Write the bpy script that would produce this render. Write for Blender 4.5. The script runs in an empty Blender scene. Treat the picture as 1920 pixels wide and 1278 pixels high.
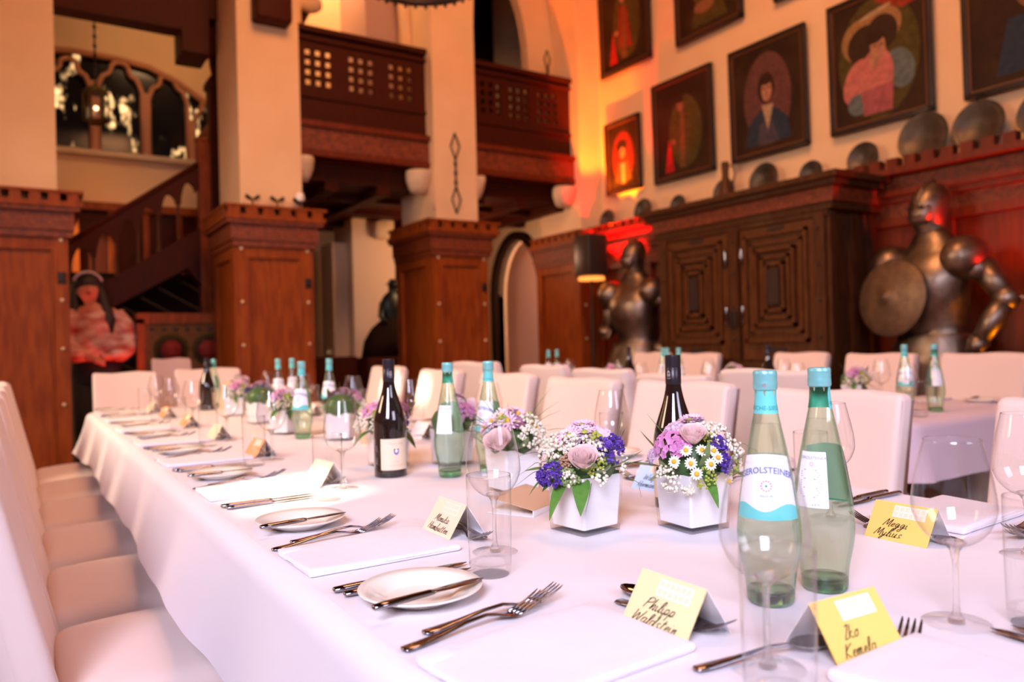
import bpy, bmesh, math, random
from math import pi, sin, cos, radians, sqrt, atan2
from mathutils import Vector, Matrix, Euler

# ---------------------------------------------------------------- camera, world, exposure
scene = bpy.context.scene
COL = scene.collection
cam_d = bpy.data.cameras.new('camera'); cam = bpy.data.objects.new('camera', cam_d); COL.objects.link(cam)
YAW, PITCH, ROLL = radians(32.48), radians(0.34), radians(-1.44)
f_ = Vector((sin(YAW)*cos(PITCH), cos(YAW)*cos(PITCH), sin(PITCH)))
r0 = Vector((cos(YAW), -sin(YAW), 0)); u0 = r0.cross(f_)
r_ = cos(ROLL)*r0 + sin(ROLL)*u0; u_ = r_.cross(f_)
mw = Matrix((( r_.x, u_.x, -f_.x, 0), (r_.y, u_.y, -f_.y, 0), (r_.z, u_.z, -f_.z, 1.0933), (0, 0, 0, 1)))
cam.matrix_world = mw
cam_d.sensor_width = 36; cam_d.lens = 1443.6/1920*36
cam_d.clip_start = 0.05; cam_d.clip_end = 100
cam_d.dof.use_dof = True; cam_d.dof.focus_distance = 1.22; cam_d.dof.aperture_fstop = 3.2
scene.camera = cam
scene.view_settings.view_transform = 'Standard'; scene.view_settings.look = 'None'
scene.view_settings.gamma = 1; scene.view_settings.use_curve_mapping = False
scene.view_settings.exposure = 0.66
scene.cycles.use_denoising = True
scene.cycles.caustics_reflective = False; scene.cycles.caustics_refractive = False
scene.cycles.max_bounces = 10; scene.cycles.transparent_max_bounces = 24
scene.cycles.transmission_bounces = 10; scene.cycles.glossy_bounces = 4; scene.cycles.diffuse_bounces = 3
scene.cycles.sample_clamp_indirect = 6
w = bpy.data.worlds.new('world'); scene.world = w; w.use_nodes = True
w.node_tree.nodes['Background'].inputs[0].default_value = (1.0, 0.55, 0.36, 1)
w.node_tree.nodes['Background'].inputs[1].default_value = 0.13

def lamp(kind, name, loc, aim, energy, color, **kw):
    d = bpy.data.lights.new(name, kind); o = bpy.data.objects.new(name, d); COL.objects.link(o)
    o.location = loc; d.energy = energy; d.color = color
    v = Vector(aim) - Vector(loc)
    o.rotation_euler = v.to_track_quat('-Z', 'Y').to_euler()
    for k, x in kw.items(): setattr(d, k, x)
    return o
# daylight entering through the tall windows behind and to the left of the tables
DAY = dict(shape='RECTANGLE', spread=radians(95))
lamp('AREA', 'window_daylight', (-1.9, -1.5, 3.2), (0.8, 1.2, 0.75), 49, (0.78, 0.76, 1.0), size=1.5, size_y=1.6, **DAY)
lamp('AREA', 'window_daylight_rear', (1.6, -2.6, 2.7), (1.4, 1.4, 0.7), 13, (0.80, 0.76, 1.0), size=1.6, size_y=1.4, **DAY)
lamp('AREA', 'window_daylight_far', (-2.6, 4.2, 3.0), (1.0, 4.2, 0.8), 40, (1.0, 0.72, 0.5), size=1.6, size_y=1.4, **DAY)
# warm hall lighting from the chandeliers above, plus unseen lamps brightening gallery and aisle
lamp('AREA', 'hall_lamps', (1.8, 2.4, 5.8), (3.6, 5.6, 2.2), 120, (1.0, 0.42, 0.17), shape='DISK', size=2.0)
lamp('AREA', 'gallery_lamp', (1.3, 7.9, 4.9), (1.2, 9.0, 3.3), 75, (1.0, 0.55, 0.25), shape='DISK', size=0.8)
lamp('POINT', 'aisle_lamp', (4.0, 7.5, 2.1), (4, 7.5, 0), 17, (1.0, 0.55, 0.3), shadow_soft_size=0.15)
# coloured spots standing on the floor
lamp('SPOT', 'red_uplight_corner', (4.86, 5.80, 1.75), (5.14, 5.88, 2.33), 200, (1.0, 0.005, 0.01), spot_size=radians(85), spot_blend=0.5, shadow_soft_size=0.03)
lamp('SPOT', 'orange_uplight_corner', (4.72, 5.98, 1.9), (5.28, 5.98, 3.75), 680, (1.0, 0.22, 0.0), spot_size=radians(50), spot_blend=0.25, shadow_soft_size=0.02)
lamp('SPOT', 'red_uplight_knight', (4.95, 1.55, 1.25), (5.12, 2.45, 2.25), 75, (1.0, 0.02, 0.01), spot_size=radians(75), spot_blend=0.6, shadow_soft_size=0.03)
lamp('SPOT', 'orange_uplight_knight', (5.0, 1.85, 0.35), (4.95, 2.35, 1.4), 22, (1.0, 0.3, 0.0), spot_size=radians(40), spot_blend=0.5, shadow_soft_size=0.03)
lamp('SPOT', 'red_uplight_stairs', (0.95, 6.75, 0.25), (0.47, 7.3, 1.62), 26, (1.0, 0.05, 0.02), spot_size=radians(40), spot_blend=0.5, shadow_soft_size=0.03)
sun_dir = Vector((cos(radians(28))*cos(radians(20)), cos(radians(28))*sin(radians(20)), -sin(radians(28))))
lamp('SUN', 'sun', (0, 0, 8), Vector((0, 0, 8)) + sun_dir, 14, (1.0, 0.82, 0.58), angle=radians(1.2))

# ---------------------------------------------------------------- helpers
def frange(a, b, n): return [a + (b-a)*i/(n-1) for i in range(n)]
class MB:
    def __init__(s): s.v = []; s.f = []; s.mi = 0; s.mats = []; s.sm = []
    def add(s, vs, fs, smooth=False):
        o = len(s.v); s.v += [Vector(p) for p in vs]
        for q in fs: s.f.append(tuple(i+o for i in q)); s.mats.append(s.mi); s.sm.append(smooth)
        return s
    def mark(s): return len(s.v)
    def xf(s, m, start=0):
        for i in range(start, len(s.v)): s.v[i] = m @ s.v[i]
        return s
    def fn(s, g, start=0):
        for i in range(start, len(s.v)): s.v[i] = Vector(g(s.v[i]))
        return s
    def box(s, x0, x1, y0, y1, z0, z1):
        vs = [(x, y, z) for z in (z0, z1) for y in (y0, y1) for x in (x0, x1)]
        return s.add(vs, [(0,2,3,1),(4,5,7,6),(0,1,5,4),(2,6,7,3),(0,4,6,2),(1,3,7,5)])
    def rbox(s, x0, x1, y0, y1, z0, z1, r=0.01, n=3, mid=1):
        c = ((x0+x1)/2, (y0+y1)/2, (z0+z1)/2); h = ((x1-x0)/2, (y1-y0)/2, (z1-z0)/2)
        def U(hh):
            e = [r*(1-cos(pi/2*i/n)) for i in range(n+1)]
            a = [-hh+q for q in e]; b = [hh-q for q in reversed(e)]
            m = [a[-1]+(b[0]-a[-1])*(i+1)/(mid+1) for i in range(mid)]
            return a+m+b
        for ax in range(3):
            b1, b2 = [(1,2),(0,2),(0,1)][ax]
            A, B = U(h[b1]), U(h[b2])
            for sg in (-1, 1):
                vs = []
                for p in A:
                    for q in B:
                        P = [0,0,0]; P[ax] = sg*h[ax]; P[b1] = p; P[b2] = q
                        cl = [max(-(h[k]-r), min(h[k]-r, P[k])) for k in range(3)]
                        d = Vector([P[k]-cl[k] for k in range(3)]); d = d.normalized()*r if d.length > 1e-9 else d
                        vs.append((c[0]+cl[0]+d.x, c[1]+cl[1]+d.y, c[2]+cl[2]+d.z))
                nb = len(B); fs = []
                for i in range(len(A)-1):
                    for j in range(nb-1):
                        a = i*nb+j; fs.append((a, a+1, a+nb+1, a+nb))
                s.add(vs, fs, True)
        return s
    def lathe(s, prof, n=32, c=(0,0,0), sy=1.0, a0=0, a1=2*pi, smooth=True):
        full = abs(a1-a0-2*pi) < 1e-6; m = n if full else n+1
        vs = []; 
        for r, z in prof:
            for i in range(m):
                a = a0+(a1-a0)*i/n; vs.append((c[0]+r*cos(a), c[1]+r*sin(a)*sy, c[2]+z))
        fs = []
        for k in range(len(prof)-1):
            for i in range(n):
                j = (i+1) % m; fs.append((k*m+i, k*m+j, (k+1)*m+j, (k+1)*m+i))
        return s.add(vs, fs, smooth)
    def stack(s, rings, n=24, smooth=True, cap=True):   # rings: (cx, cy, cz, rx, ry)
        vs = []
        for cx, cy, cz, rx, ry in rings:
            for i in range(n):
                a = 2*pi*i/n; vs.append((cx+rx*cos(a), cy+ry*sin(a), cz))
        fs = [(k*n+i, k*n+(i+1)%n, (k+1)*n+(i+1)%n, (k+1)*n+i) for k in range(len(rings)-1) for i in range(n)]
        if cap: fs += [tuple(range(n))[::-1], tuple((len(rings)-1)*n+i for i in range(n))]
        return s.add(vs, fs, smooth)
    def tube(s, pts, rad, n=8, smooth=True, flat=1.0, up=None, cap=True):
        pts = [Vector(p) for p in pts]; N = len(pts)
        if not hasattr(rad, '__len__'): rad = [rad]*N
        prev = None; vs = []
        for i, p in enumerate(pts):
            t = (pts[min(i+1, N-1)]-pts[max(i-1, 0)]).normalized()
            if prev is None:
                a = Vector(up) if up else (Vector((0,0,1)) if abs(t.z) < 0.9 else Vector((1,0,0)))
            else: a = prev
            b = t.cross(a)
            if b.length < 1e-6: b = t.cross(Vector((0.3,1,0.2)))
            b.normalize(); a = b.cross(t).normalized(); prev = a
            for k in range(n):
                an = 2*pi*k/n; vs.append(p + (b*cos(an) + a*sin(an)*flat)*rad[i])
        fs = [(i*n+k, i*n+(k+1)%n, (i+1)*n+(k+1)%n, (i+1)*n+k) for i in range(N-1) for k in range(n)]
        if cap: fs += [tuple(range(n))[::-1], tuple((N-1)*n+k for k in range(n))]
        return s.add(vs, fs, smooth)
    def ball(s, c, r, nu=12, nv=8, sc=(1,1,1)):
        pr = [(c[0], c[1], c[2])]; vs = []; fs = []
        for j in range(nv+1):
            t = pi*j/nv
            for i in range(nu):
                a = 2*pi*i/nu; vs.append((c[0]+r*sc[0]*sin(t)*cos(a), c[1]+r*sc[1]*sin(t)*sin(a), c[2]+r*sc[2]*cos(t)))
        for j in range(nv):
            for i in range(nu): fs.append((j*nu+i, j*nu+(i+1)%nu, (j+1)*nu+(i+1)%nu, (j+1)*nu+i))
        return s.add(vs, fs, True)
    def grid(s, P, smooth=True):
        n = len(P[0]); vs = [p for row in P for p in row]
        fs = [(i*n+j, i*n+j+1, (i+1)*n+j+1, (i+1)*n+j) for i in range(len(P)-1) for j in range(n-1)]
        return s.add(vs, fs, smooth)
    def poly(s, pts): return s.add(pts, [tuple(range(len(pts)))])
    def build(s, name, mat, parent=None, weld=True, normals=True, loc=None):
        bm = bmesh.new(); vv = [bm.verts.new(p) for p in s.v]
        for q, mi, sm in zip(s.f, s.mats, s.sm):
            try: fc = bm.faces.new([vv[i] for i in q]); fc.material_index = mi; fc.smooth = sm
            except ValueError: pass
        if weld: bmesh.ops.remove_doubles(bm, verts=bm.verts, dist=2e-6)
        bad = [x for x in bm.faces if x.calc_area() < 1e-12]
        if bad: bmesh.ops.delete(bm, geom=bad, context='FACES')
        if normals: bmesh.ops.recalc_face_normals(bm, faces=bm.faces)
        me = bpy.data.meshes.new(name); bm.to_mesh(me); bm.free()
        for mt in (mat if isinstance(mat, (list, tuple)) else [mat]): me.materials.append(mt)
        o = bpy.data.objects.new(name, me); COL.objects.link(o)
        if parent: o.parent = parent
        if loc: o.location = loc
        return o
def tag(o, label=None, cat=None, group=None, kind=None):
    for k, v in (('label', label), ('category', cat), ('group', group), ('kind', kind)):
        if v: o[k] = v
    return o
def empty(name, loc=(0,0,0), rz=0, label=None, cat=None, group=None):
    o = bpy.data.objects.new(name, None); o.empty_display_size = 0.05; COL.objects.link(o)
    o.location = loc; o.rotation_euler = (0, 0, rz); tag(o, label, cat, group); return o
def kids(o): return [c for c in KID if c.parent is o] if False else list(o.children)
def dup(root, loc, rz=0, label=None, group=None, sc=None):
    r = root.copy(); COL.objects.link(r); r.location = loc; r.rotation_euler = (0, 0, rz)
    if sc: r.scale = sc if hasattr(sc, '__len__') else (sc, sc, sc)
    if label: r['label'] = label
    if group: r['group'] = group
    for ch in list(root.children):
        c = ch.copy(); COL.objects.link(c); c.parent = r
        for g in list(ch.children):
            d = g.copy(); COL.objects.link(d); d.parent = c
    return r
class Proto:      # the first place() moves the prototype itself, the others copy it
    def __init__(s, o): s.o = o; s.used = False
    def place(s, loc, rz=0, label=None, group=None, sc=None):
        if s.used: return dup(s.o, loc, rz, label, group, sc)
        s.used = True; s.o.location = loc; s.o.rotation_euler = (0, 0, rz)
        if sc: s.o.scale = sc if hasattr(sc, '__len__') else (sc, sc, sc)
        tag(s.o, label, None, group); return s.o
def shape2d(polys, depth, axes='xz'):
    """filled outline with holes, extruded; returned as verts, faces"""
    cu = bpy.data.curves.new('c', 'CURVE'); cu.dimensions = '2D'; cu.fill_mode = 'BOTH'; cu.extrude = depth/2
    for pl in polys:
        sp = cu.splines.new('POLY'); sp.points.add(len(pl)-1); sp.use_cyclic_u = True
        for i, p in enumerate(pl): sp.points[i].co = (p[0], p[1], 0, 1)
    o = bpy.data.objects.new('c', cu); COL.objects.link(o)
    me = bpy.data.meshes.new_from_object(o.evaluated_get(bpy.context.evaluated_depsgraph_get()))
    vs = [tuple(v.co) for v in me.vertices]; fs = [tuple(p.vertices) for p in me.polygons]
    bpy.data.objects.remove(o); bpy.data.curves.remove(cu); bpy.data.meshes.remove(me)
    if axes == 'xz': vs = [(x, -z, y) for x, y, z in vs]
    if axes == 'yz': vs = [(z, x, y) for x, y, z in vs]
    return vs, fs
def text2d(body, size, align='CENTER', bold=0.0):
    cu = bpy.data.curves.new('t', 'FONT'); cu.body = body; cu.size = size; cu.align_x = align; cu.offset = bold; cu.resolution_u = 2
    o = bpy.data.objects.new('t', cu); COL.objects.link(o)
    me = bpy.data.meshes.new_from_object(o.evaluated_get(bpy.context.evaluated_depsgraph_get()))
    vs = [tuple(v.co) for v in me.vertices]; fs = [tuple(p.vertices) for p in me.polygons]
    bpy.data.objects.remove(o); bpy.data.curves.remove(cu); bpy.data.meshes.remove(me)
    return vs, fs
def garch(x0, x1, z0, zs, zt, n=8):   # pointed arch outline, closed, from bottom left
    xm = (x0+x1)/2; P = [(x0, z0), (x0, zs)]
    for i in range(1, n+1):
        t = i/n; P.append((x0+(xm-x0)*(1-cos(t*pi/2))**0.9, zs+(zt-zs)*sin(t*pi/2)**0.9 if t < 1 else zt))
    Q = [(2*xm-a, b) for a, b in reversed(P[:-1])]
    return P+Q

# ---------------------------------------------------------------- materials
def mat(name, col, rough=0.5, metal=0.0, noise=None, nscale=20, bump=0.0, bscale=60, stretch=(1,1,1), coat=0.0, trans=0.0, ior=1.45, sheen=0.0, emit=None, estr=0.0, wave=None, spec=0.5, sss=0.0):
    m = bpy.data.materials.new(name); m.use_nodes = True; nt = m.node_tree; b = nt.nodes['Principled BSDF']
    b.inputs['Base Color'].default_value = (*col, 1); b.inputs['Roughness'].default_value = rough
    b.inputs['Metallic'].default_value = metal; b.inputs['Coat Weight'].default_value = coat
    b.inputs['Transmission Weight'].default_value = trans; b.inputs['IOR'].default_value = ior
    b.inputs['Sheen Weight'].default_value = sheen; b.inputs['Specular IOR Level'].default_value = spec
    if sss: b.inputs['Subsurface Weight'].default_value = sss; b.inputs['Subsurface Radius'].default_value = (0.02, 0.01, 0.008); b.inputs['Subsurface Scale'].default_value = 0.3
    if emit: b.inputs['Emission Color'].default_value = (*emit, 1); b.inputs['Emission Strength'].default_value = estr
    tc = nt.nodes.new('ShaderNodeTexCoord'); mp = nt.nodes.new('ShaderNodeMapping'); mp.inputs['Scale'].default_value = stretch
    nt.links.new(tc.outputs['Object'], mp.inputs['Vector'])
    if noise:
        n = nt.nodes.new('ShaderNodeTexNoise'); n.inputs['Scale'].default_value = nscale; n.inputs['Detail'].default_value = 4
        nt.links.new(mp.outputs[0], n.inputs['Vector'])
        cr = nt.nodes.new('ShaderNodeMix'); cr.data_type = 'RGBA'
        mr = nt.nodes.new('ShaderNodeMapRange'); mr.inputs[1].default_value = 0.35; mr.inputs[2].default_value = 0.65
        nt.links.new(n.outputs['Fac'], mr.inputs[0]); nt.links.new(mr.outputs[0], cr.inputs['Factor'])
        cr.inputs[6].default_value = (*col, 1); cr.inputs[7].default_value = (*noise, 1)
        nt.links.new(cr.outputs[2], b.inputs['Base Color'])
    if bump:
        n2 = nt.nodes.new('ShaderNodeTexNoise'); n2.inputs['Scale'].default_value = bscale; n2.inputs['Detail'].default_value = 3
        nt.links.new(mp.outputs[0], n2.inputs['Vector'])
        bp = nt.nodes.new('ShaderNodeBump'); bp.inputs['Strength'].default_value = bump; bp.inputs['Distance'].default_value = 0.01
        nt.links.new(n2.outputs['Fac'], bp.inputs['Height']); nt.links.new(bp.outputs[0], b.inputs['Normal'])
    return m
def thin_glass(name, tint, edge, strength=0.75, base=0.04, pw=4.0):
    m = bpy.data.materials.new(name); m.use_nodes = True; nt = m.node_tree; nt.nodes.clear()
    out = nt.nodes.new('ShaderNodeOutputMaterial'); mix = nt.nodes.new('ShaderNodeMixShader')
    tr = nt.nodes.new('ShaderNodeBsdfTransparent'); gl = nt.nodes.new('ShaderNodeBsdfGlossy'); gl.inputs['Roughness'].default_value = 0.02
    lw = nt.nodes.new('ShaderNodeLayerWeight'); lw.inputs[0].default_value = 0.5
    p = nt.nodes.new('ShaderNodeMath'); p.operation = 'POWER'; p.inputs[1].default_value = pw
    ma = nt.nodes.new('ShaderNodeMath'); ma.operation = 'MULTIPLY_ADD'; ma.inputs[1].default_value = strength; ma.inputs[2].default_value = base
    cm = nt.nodes.new('ShaderNodeMix'); cm.data_type = 'RGBA'; cm.inputs[6].default_value = (*tint, 1); cm.inputs[7].default_value = (*edge, 1)
    L = nt.links.new
    L(lw.outputs['Facing'], p.inputs[0]); L(p.outputs[0], ma.inputs[0]); L(ma.outputs[0], mix.inputs[0])
    L(p.outputs[0], cm.inputs['Factor']); L(cm.outputs[2], tr.inputs['Color'])
    L(tr.outputs[0], mix.inputs[1]); L(gl.outputs[0], mix.inputs[2]); L(mix.outputs[0], out.inputs[0])
    return m
M = {}
M['plaster'] = mat('plaster', (0.84, 0.57, 0.33), 0.9, noise=(0.80, 0.53, 0.30), nscale=3, bump=0.25, bscale=25)
M['plaster_aisle'] = mat('plaster_aisle', (0.84, 0.62, 0.40), 0.9, bump=0.25, bscale=25)
M['wood'] = mat('wood', (0.30, 0.064, 0.009), 0.45, noise=(0.20, 0.036, 0.005), nscale=9, stretch=(3,3,0.5), bump=0.08, bscale=30, spec=0.18)
M['wood_carved'] = mat('wood_carved', (0.24, 0.045, 0.010), 0.5, noise=(0.12, 0.02, 0.005), nscale=30, bump=0.9, bscale=45)
M['wood_dark'] = mat('wood_dark', (0.062, 0.008, 0.0015), 0.55, spec=0.15, noise=(0.045, 0.008, 0.003), nscale=10, stretch=(3,3,0.5), bump=0.15, bscale=30)
M['wainscot'] = mat('wainscot', (0.17, 0.024, 0.005), 0.45, noise=(0.11, 0.014, 0.003), nscale=9, stretch=(3,3,0.5), bump=0.08, bscale=30, spec=0.3)
M['wood_black'] = mat('wood_black', (0.018, 0.007, 0.004), 0.7, bump=0.1, spec=0.08)
M['oak'] = mat('oak', (0.080, 0.030, 0.008), 0.5, spec=0.2, noise=(0.05, 0.014, 0.004), nscale=10, stretch=(4,4,0.6), bump=0.15, bscale=40, coat=0.1)
M['oak_dark'] = mat('oak_dark', (0.035, 0.02, 0.015), 0.35, bump=0.1)
M['oak_trim'] = mat('oak_trim', (0.115, 0.043, 0.012), 0.45, spec=0.25, noise=(0.075, 0.021, 0.006), nscale=14, stretch=(4,4,0.6))
M['floor'] = mat('floor', (0.16, 0.045, 0.02), 0.35, noise=(0.10, 0.028, 0.012), nscale=4, stretch=(1,6,1), bump=0.1)
M['stone'] = mat('stone', (0.75, 0.56, 0.36), 0.85, bump=0.6, bscale=30, noise=(0.66,0.48,0.3), nscale=12)
M['tracery'] = mat('tracery', (0.55, 0.24, 0.13), 0.8, bump=0.3, bscale=30)
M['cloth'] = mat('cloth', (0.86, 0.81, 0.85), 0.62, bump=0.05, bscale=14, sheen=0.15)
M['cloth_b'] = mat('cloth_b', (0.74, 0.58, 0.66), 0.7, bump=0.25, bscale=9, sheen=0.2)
M['napkin'] = mat('napkin', (0.88, 0.83, 0.88), 0.7, bump=0.15, bscale=30)
M['cover'] = mat('cover', (0.83, 0.66, 0.61), 0.8, bump=0.28, bscale=7, sheen=0.3)
M['cover_pink'] = mat('cover_pink', (0.62, 0.42, 0.40), 0.8, bump=0.2, bscale=9)
M['steel'] = mat('steel', (0.31, 0.29, 0.32), 0.12, 1.0)
M['armour'] = mat('armour', (0.30, 0.23, 0.18), 0.42, 1.0, noise=(0.20, 0.14, 0.10), nscale=14, bump=0.15, bscale=25)
M['shield'] = mat('shield', (0.20, 0.125, 0.07), 0.5, 0.7, noise=(0.14, 0.085, 0.05), nscale=18, bump=0.2, bscale=40)
M['pewter'] = mat('pewter', (0.11, 0.085, 0.065), 0.45, 0.6, noise=(0.07, 0.055, 0.04), nscale=15)
M['porcelain'] = mat('porcelain', (0.92, 0.86, 0.76), 0.12, coat=0.3)
M['cap'] = mat('cap', (0.27, 0.68, 0.68), 0.25, 0.35)
M['band'] = mat('band', (0.16, 0.66, 0.64), 0.4)
M['label'] = mat('label', (0.90, 0.90, 0.92), 0.5)
M['teal'] = mat('teal', (0.14, 0.66, 0.66), 0.45)
M['ink_blue'] = mat('ink_blue', (0.10, 0.14, 0.45), 0.5)
M['ink_teal'] = mat('ink_teal', (0.02, 0.30, 0.36), 0.5)
M['ink_red'] = mat('ink_red', (0.75, 0.05, 0.12), 0.5)
M['ink_grey'] = mat('ink_grey', (0.25, 0.25, 0.32), 0.5)
M['ink'] = mat('ink', (0.012, 0.01, 0.012), 0.5)
M['glass'] = thin_glass('glass', (0.995, 0.995, 0.995), (0.66, 0.62, 0.64), 0.78, 0.06, 4.6)
def half_clear(m, f):   # part of the light passes straight on, so thick glass keeps a pale shadow
    nt = m.node_tree; o = nt.nodes['Material Output']; b = nt.nodes['Principled BSDF']; mx = nt.nodes.new('ShaderNodeMixShader'); tr = nt.nodes.new('ShaderNodeBsdfTransparent')
    mx.inputs[0].default_value = f; nt.links.new(b.outputs[0], mx.inputs[1]); nt.links.new(tr.outputs[0], mx.inputs[2]); nt.links.new(mx.outputs[0], o.inputs['Surface']); return m
M['glass_solid'] = half_clear(mat('glass_solid', (1, 1, 1), 0.0, trans=1.0, ior=1.45), 0.6)
M['glass_base'] = half_clear(mat('glass_base', (1, 1, 1), 0.0, trans=1.0, ior=1.4), 0.87)
M['bottle_glass'] = thin_glass('bottle_glass', (0.87, 0.985, 0.87), (0.26, 0.62, 0.34), 0.6, 0.07, 2.8)
M['bottle_base'] = half_clear(mat('bottle_base', (0.20, 0.80, 0.34), 0.03, trans=1.0, ior=1.45), 0.30)
M['water'] = half_clear(mat('water', (0.93, 1.0, 0.95), 0.0, trans=1.0, ior=1.12), 0.75)
M['wine_glass'] = mat('wine_bottle', (0.012, 0.006, 0.006), 0.05, coat=1.0)
M['wine_cap'] = mat('wine_cap', (0.03, 0.022, 0.028), 0.3, 0.3)
M['silver_print'] = mat('silver_print', (0.6, 0.58, 0.58), 0.4, 0.5)
M['wine_label'] = mat('wine_label', (0.85, 0.70, 0.52), 0.6)
M['vase_white'] = mat('vase_white', (0.90, 0.89, 0.90), 0.12, coat=0.6)
M['yellow'] = mat('card_yellow', (0.92, 0.62, 0.16), 0.6)
M['yellow_pale'] = mat('card_pale', (0.93, 0.76, 0.42), 0.6)
M['cream_card'] = mat('card_cream', (0.90, 0.74, 0.52), 0.6)
M['mosaic'] = mat('card_logo', (0.95, 0.83, 0.68), 0.6)
M['blue_card'] = mat('card_blue', (0.56, 0.72, 0.92), 0.6)
M['orange_card'] = mat('card_orange', (0.90, 0.38, 0.16), 0.6)
M['kraft'] = mat('kraft', (0.66, 0.44, 0.28), 0.7)
M['paper'] = mat('paper', (0.92, 0.90, 0.92), 0.6)
M['iron'] = mat('iron', (0.03, 0.02, 0.018), 0.5, 0.6)
M['bronze'] = mat('bronze', (0.035, 0.045, 0.035), 0.4, 0.8)
M['skin'] = mat('skin', (0.62, 0.22, 0.14), 0.5, sss=0.1)
M['hair'] = mat('hair', (0.02, 0.008, 0.008), 0.4, bump=0.4, bscale=60, stretch=(4,4,0.3))
M['blouse'] = mat('blouse', (0.45, 0.05, 0.035), 0.7, noise=(0.75, 0.45, 0.36), nscale=7, stretch=(1,1,2.5), bump=0.4, bscale=9)
M['trousers'] = mat('trousers', (0.02, 0.015, 0.018), 0.8)
M['headband'] = mat('headband', (0.6, 0.45, 0.5), 0.5)
M['canvas'] = mat('canvas', (0.024, 0.010, 0.005), 0.6, noise=(0.042, 0.019, 0.007), nscale=4, spec=0.2)
M['frame'] = mat('frame', (0.018, 0.008, 0.006), 0.4)
M['gilt'] = mat('gilt', (0.13, 0.045, 0.015), 0.4)
for n_, c_ in dict(face=(0.55,0.25,0.14), face_dark=(0.30,0.14,0.06), brown_hair=(0.05,0.02,0.01), hat=(0.055,0.026,0.012), straw=(0.42,0.22,0.08), navy=(0.035,0.05,0.075), grey_coat=(0.09,0.07,0.09), halo=(0.16,0.06,0.05), red_coat=(0.55,0.02,0.02), pink=(0.65,0.20,0.16), rose_bodice=(0.45,0.12,0.12), blue_sleeve=(0.16,0.19,0.18), linen=(0.55,0.36,0.2), feather=(0.38,0.05,0.02), olive=(0.10,0.07,0.015), ochre=(0.22,0.09,0.03), red_dim=(0.30,0.03,0.02)).items():
    M[n_] = mat('paint_'+n_, tuple(q*0.8 for q in c_), 0.65, spec=0.2, noise=tuple(q*0.55 for q in c_), nscale=25)
for n_, c_, r_n in (('petal_pink',(0.95,0.66,0.82),0.6),('petal_magenta',(0.82,0.30,0.64),0.6),('petal_rose',(1.0,0.76,0.74),0.5),('petal_white',(0.90,0.87,0.82),0.6),('petal_purple',(0.13,0.05,0.42),0.6),('yolk',(0.85,0.50,0.03),0.7),('bud',(0.88,0.83,0.66),0.7),('lime',(0.42,0.48,0.06),0.6),('leaf',(0.10,0.26,0.035),0.4),('leaf_pale',(0.24,0.34,0.12),0.45),('leaf_dark',(0.05,0.13,0.03),0.4),('mauve',(0.45,0.18,0.28),0.6),('stem',(0.12,0.22,0.05),0.5),('flower_tan',(0.55,0.30,0.20),0.6)):
    M[n_] = mat(n_, c_, r_n, noise=tuple(q*(0.95 if n_ == 'petal_rose' else 0.8) for q in c_), nscale=120, sheen=0.1, sss=0.35 if n_ in ('petal_pink','petal_magenta') else 0)
# ================================================================ the setting
def struct(name, mb, m, parent=None):
    o = mb.build(name, m, parent)
    if not parent: o['kind'] = 'structure'
    return o
XW, YP = 5.3, 6.45
struct('floor', MB().box(-3.6, 6.0, -4.0, 10.0, -0.1, 0), M['floor'])
struct('wall_right', MB().box(XW, XW+0.2, -1.0, 6.45, 0, 7.0), M['plaster'])
# wall left, out of the frame, with added slots shaped to drop the sun patches
def holed_wall(x, y0, y1, z0, z1, holes, th=0.15):
    ys = sorted({y0, y1, *[h[0] for h in holes], *[h[1] for h in holes]}); zs = sorted({z0, z1, *[h[2] for h in holes], *[h[3] for h in holes]})
    b = MB()
    for i in range(len(ys)-1):
        for j in range(len(zs)-1):
            yc, zc = (ys[i]+ys[i+1])/2, (zs[j]+zs[j+1])/2
            if not any(h[0] < yc < h[1] and h[2] < zc < h[3] for h in holes): b.box(x-th, x, ys[i], ys[i+1], zs[j], zs[j+1])
    return b
def sun_hole(xa, xb, ya, yb, z, X=-3.5):   # opening whose light lands on the patch xa..xb, ya..yb at height z
    k = -sun_dir.z/sun_dir.x; s = sun_dir.y/sun_dir.x
    za, zb = z+(xa-X)*k, z+(xb-X)*k; ym = ((xa+xb)/2-X)*s
    return (ya-ym, yb-ym, za, zb)
holes = [sun_hole(0.44, 0.78, 1.60, 2.05, 0.76), sun_hole(0.5, 1.3, 5.15, 5.62, 0.86),
         sun_hole(0.10, 0.22, 4.0, 4.25, 0.49), sun_hole(0.12, 0.20, 3.35, 3.62, 0.49), sun_hole(0.24, 0.36, 1.66, 1.95, 0.49), sun_hole(1.75, 2.1, 3.9, 4.6, 0.9)]
struct('wall_left', holed_wall(-3.5, -4.0, 6.45, 0, 7.0, holes), M['plaster'])

b = MB(); b.box(-3.65, 5.5, -4.0, 9.7, 7.0, 7.1)
for k in range(9): b.box(-3.65, 5.5, -3.6+k*1.3, -3.35+k*1.3, 6.75, 7.0)
struct('ceiling_hall', b, M['wood_dark'])
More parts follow.
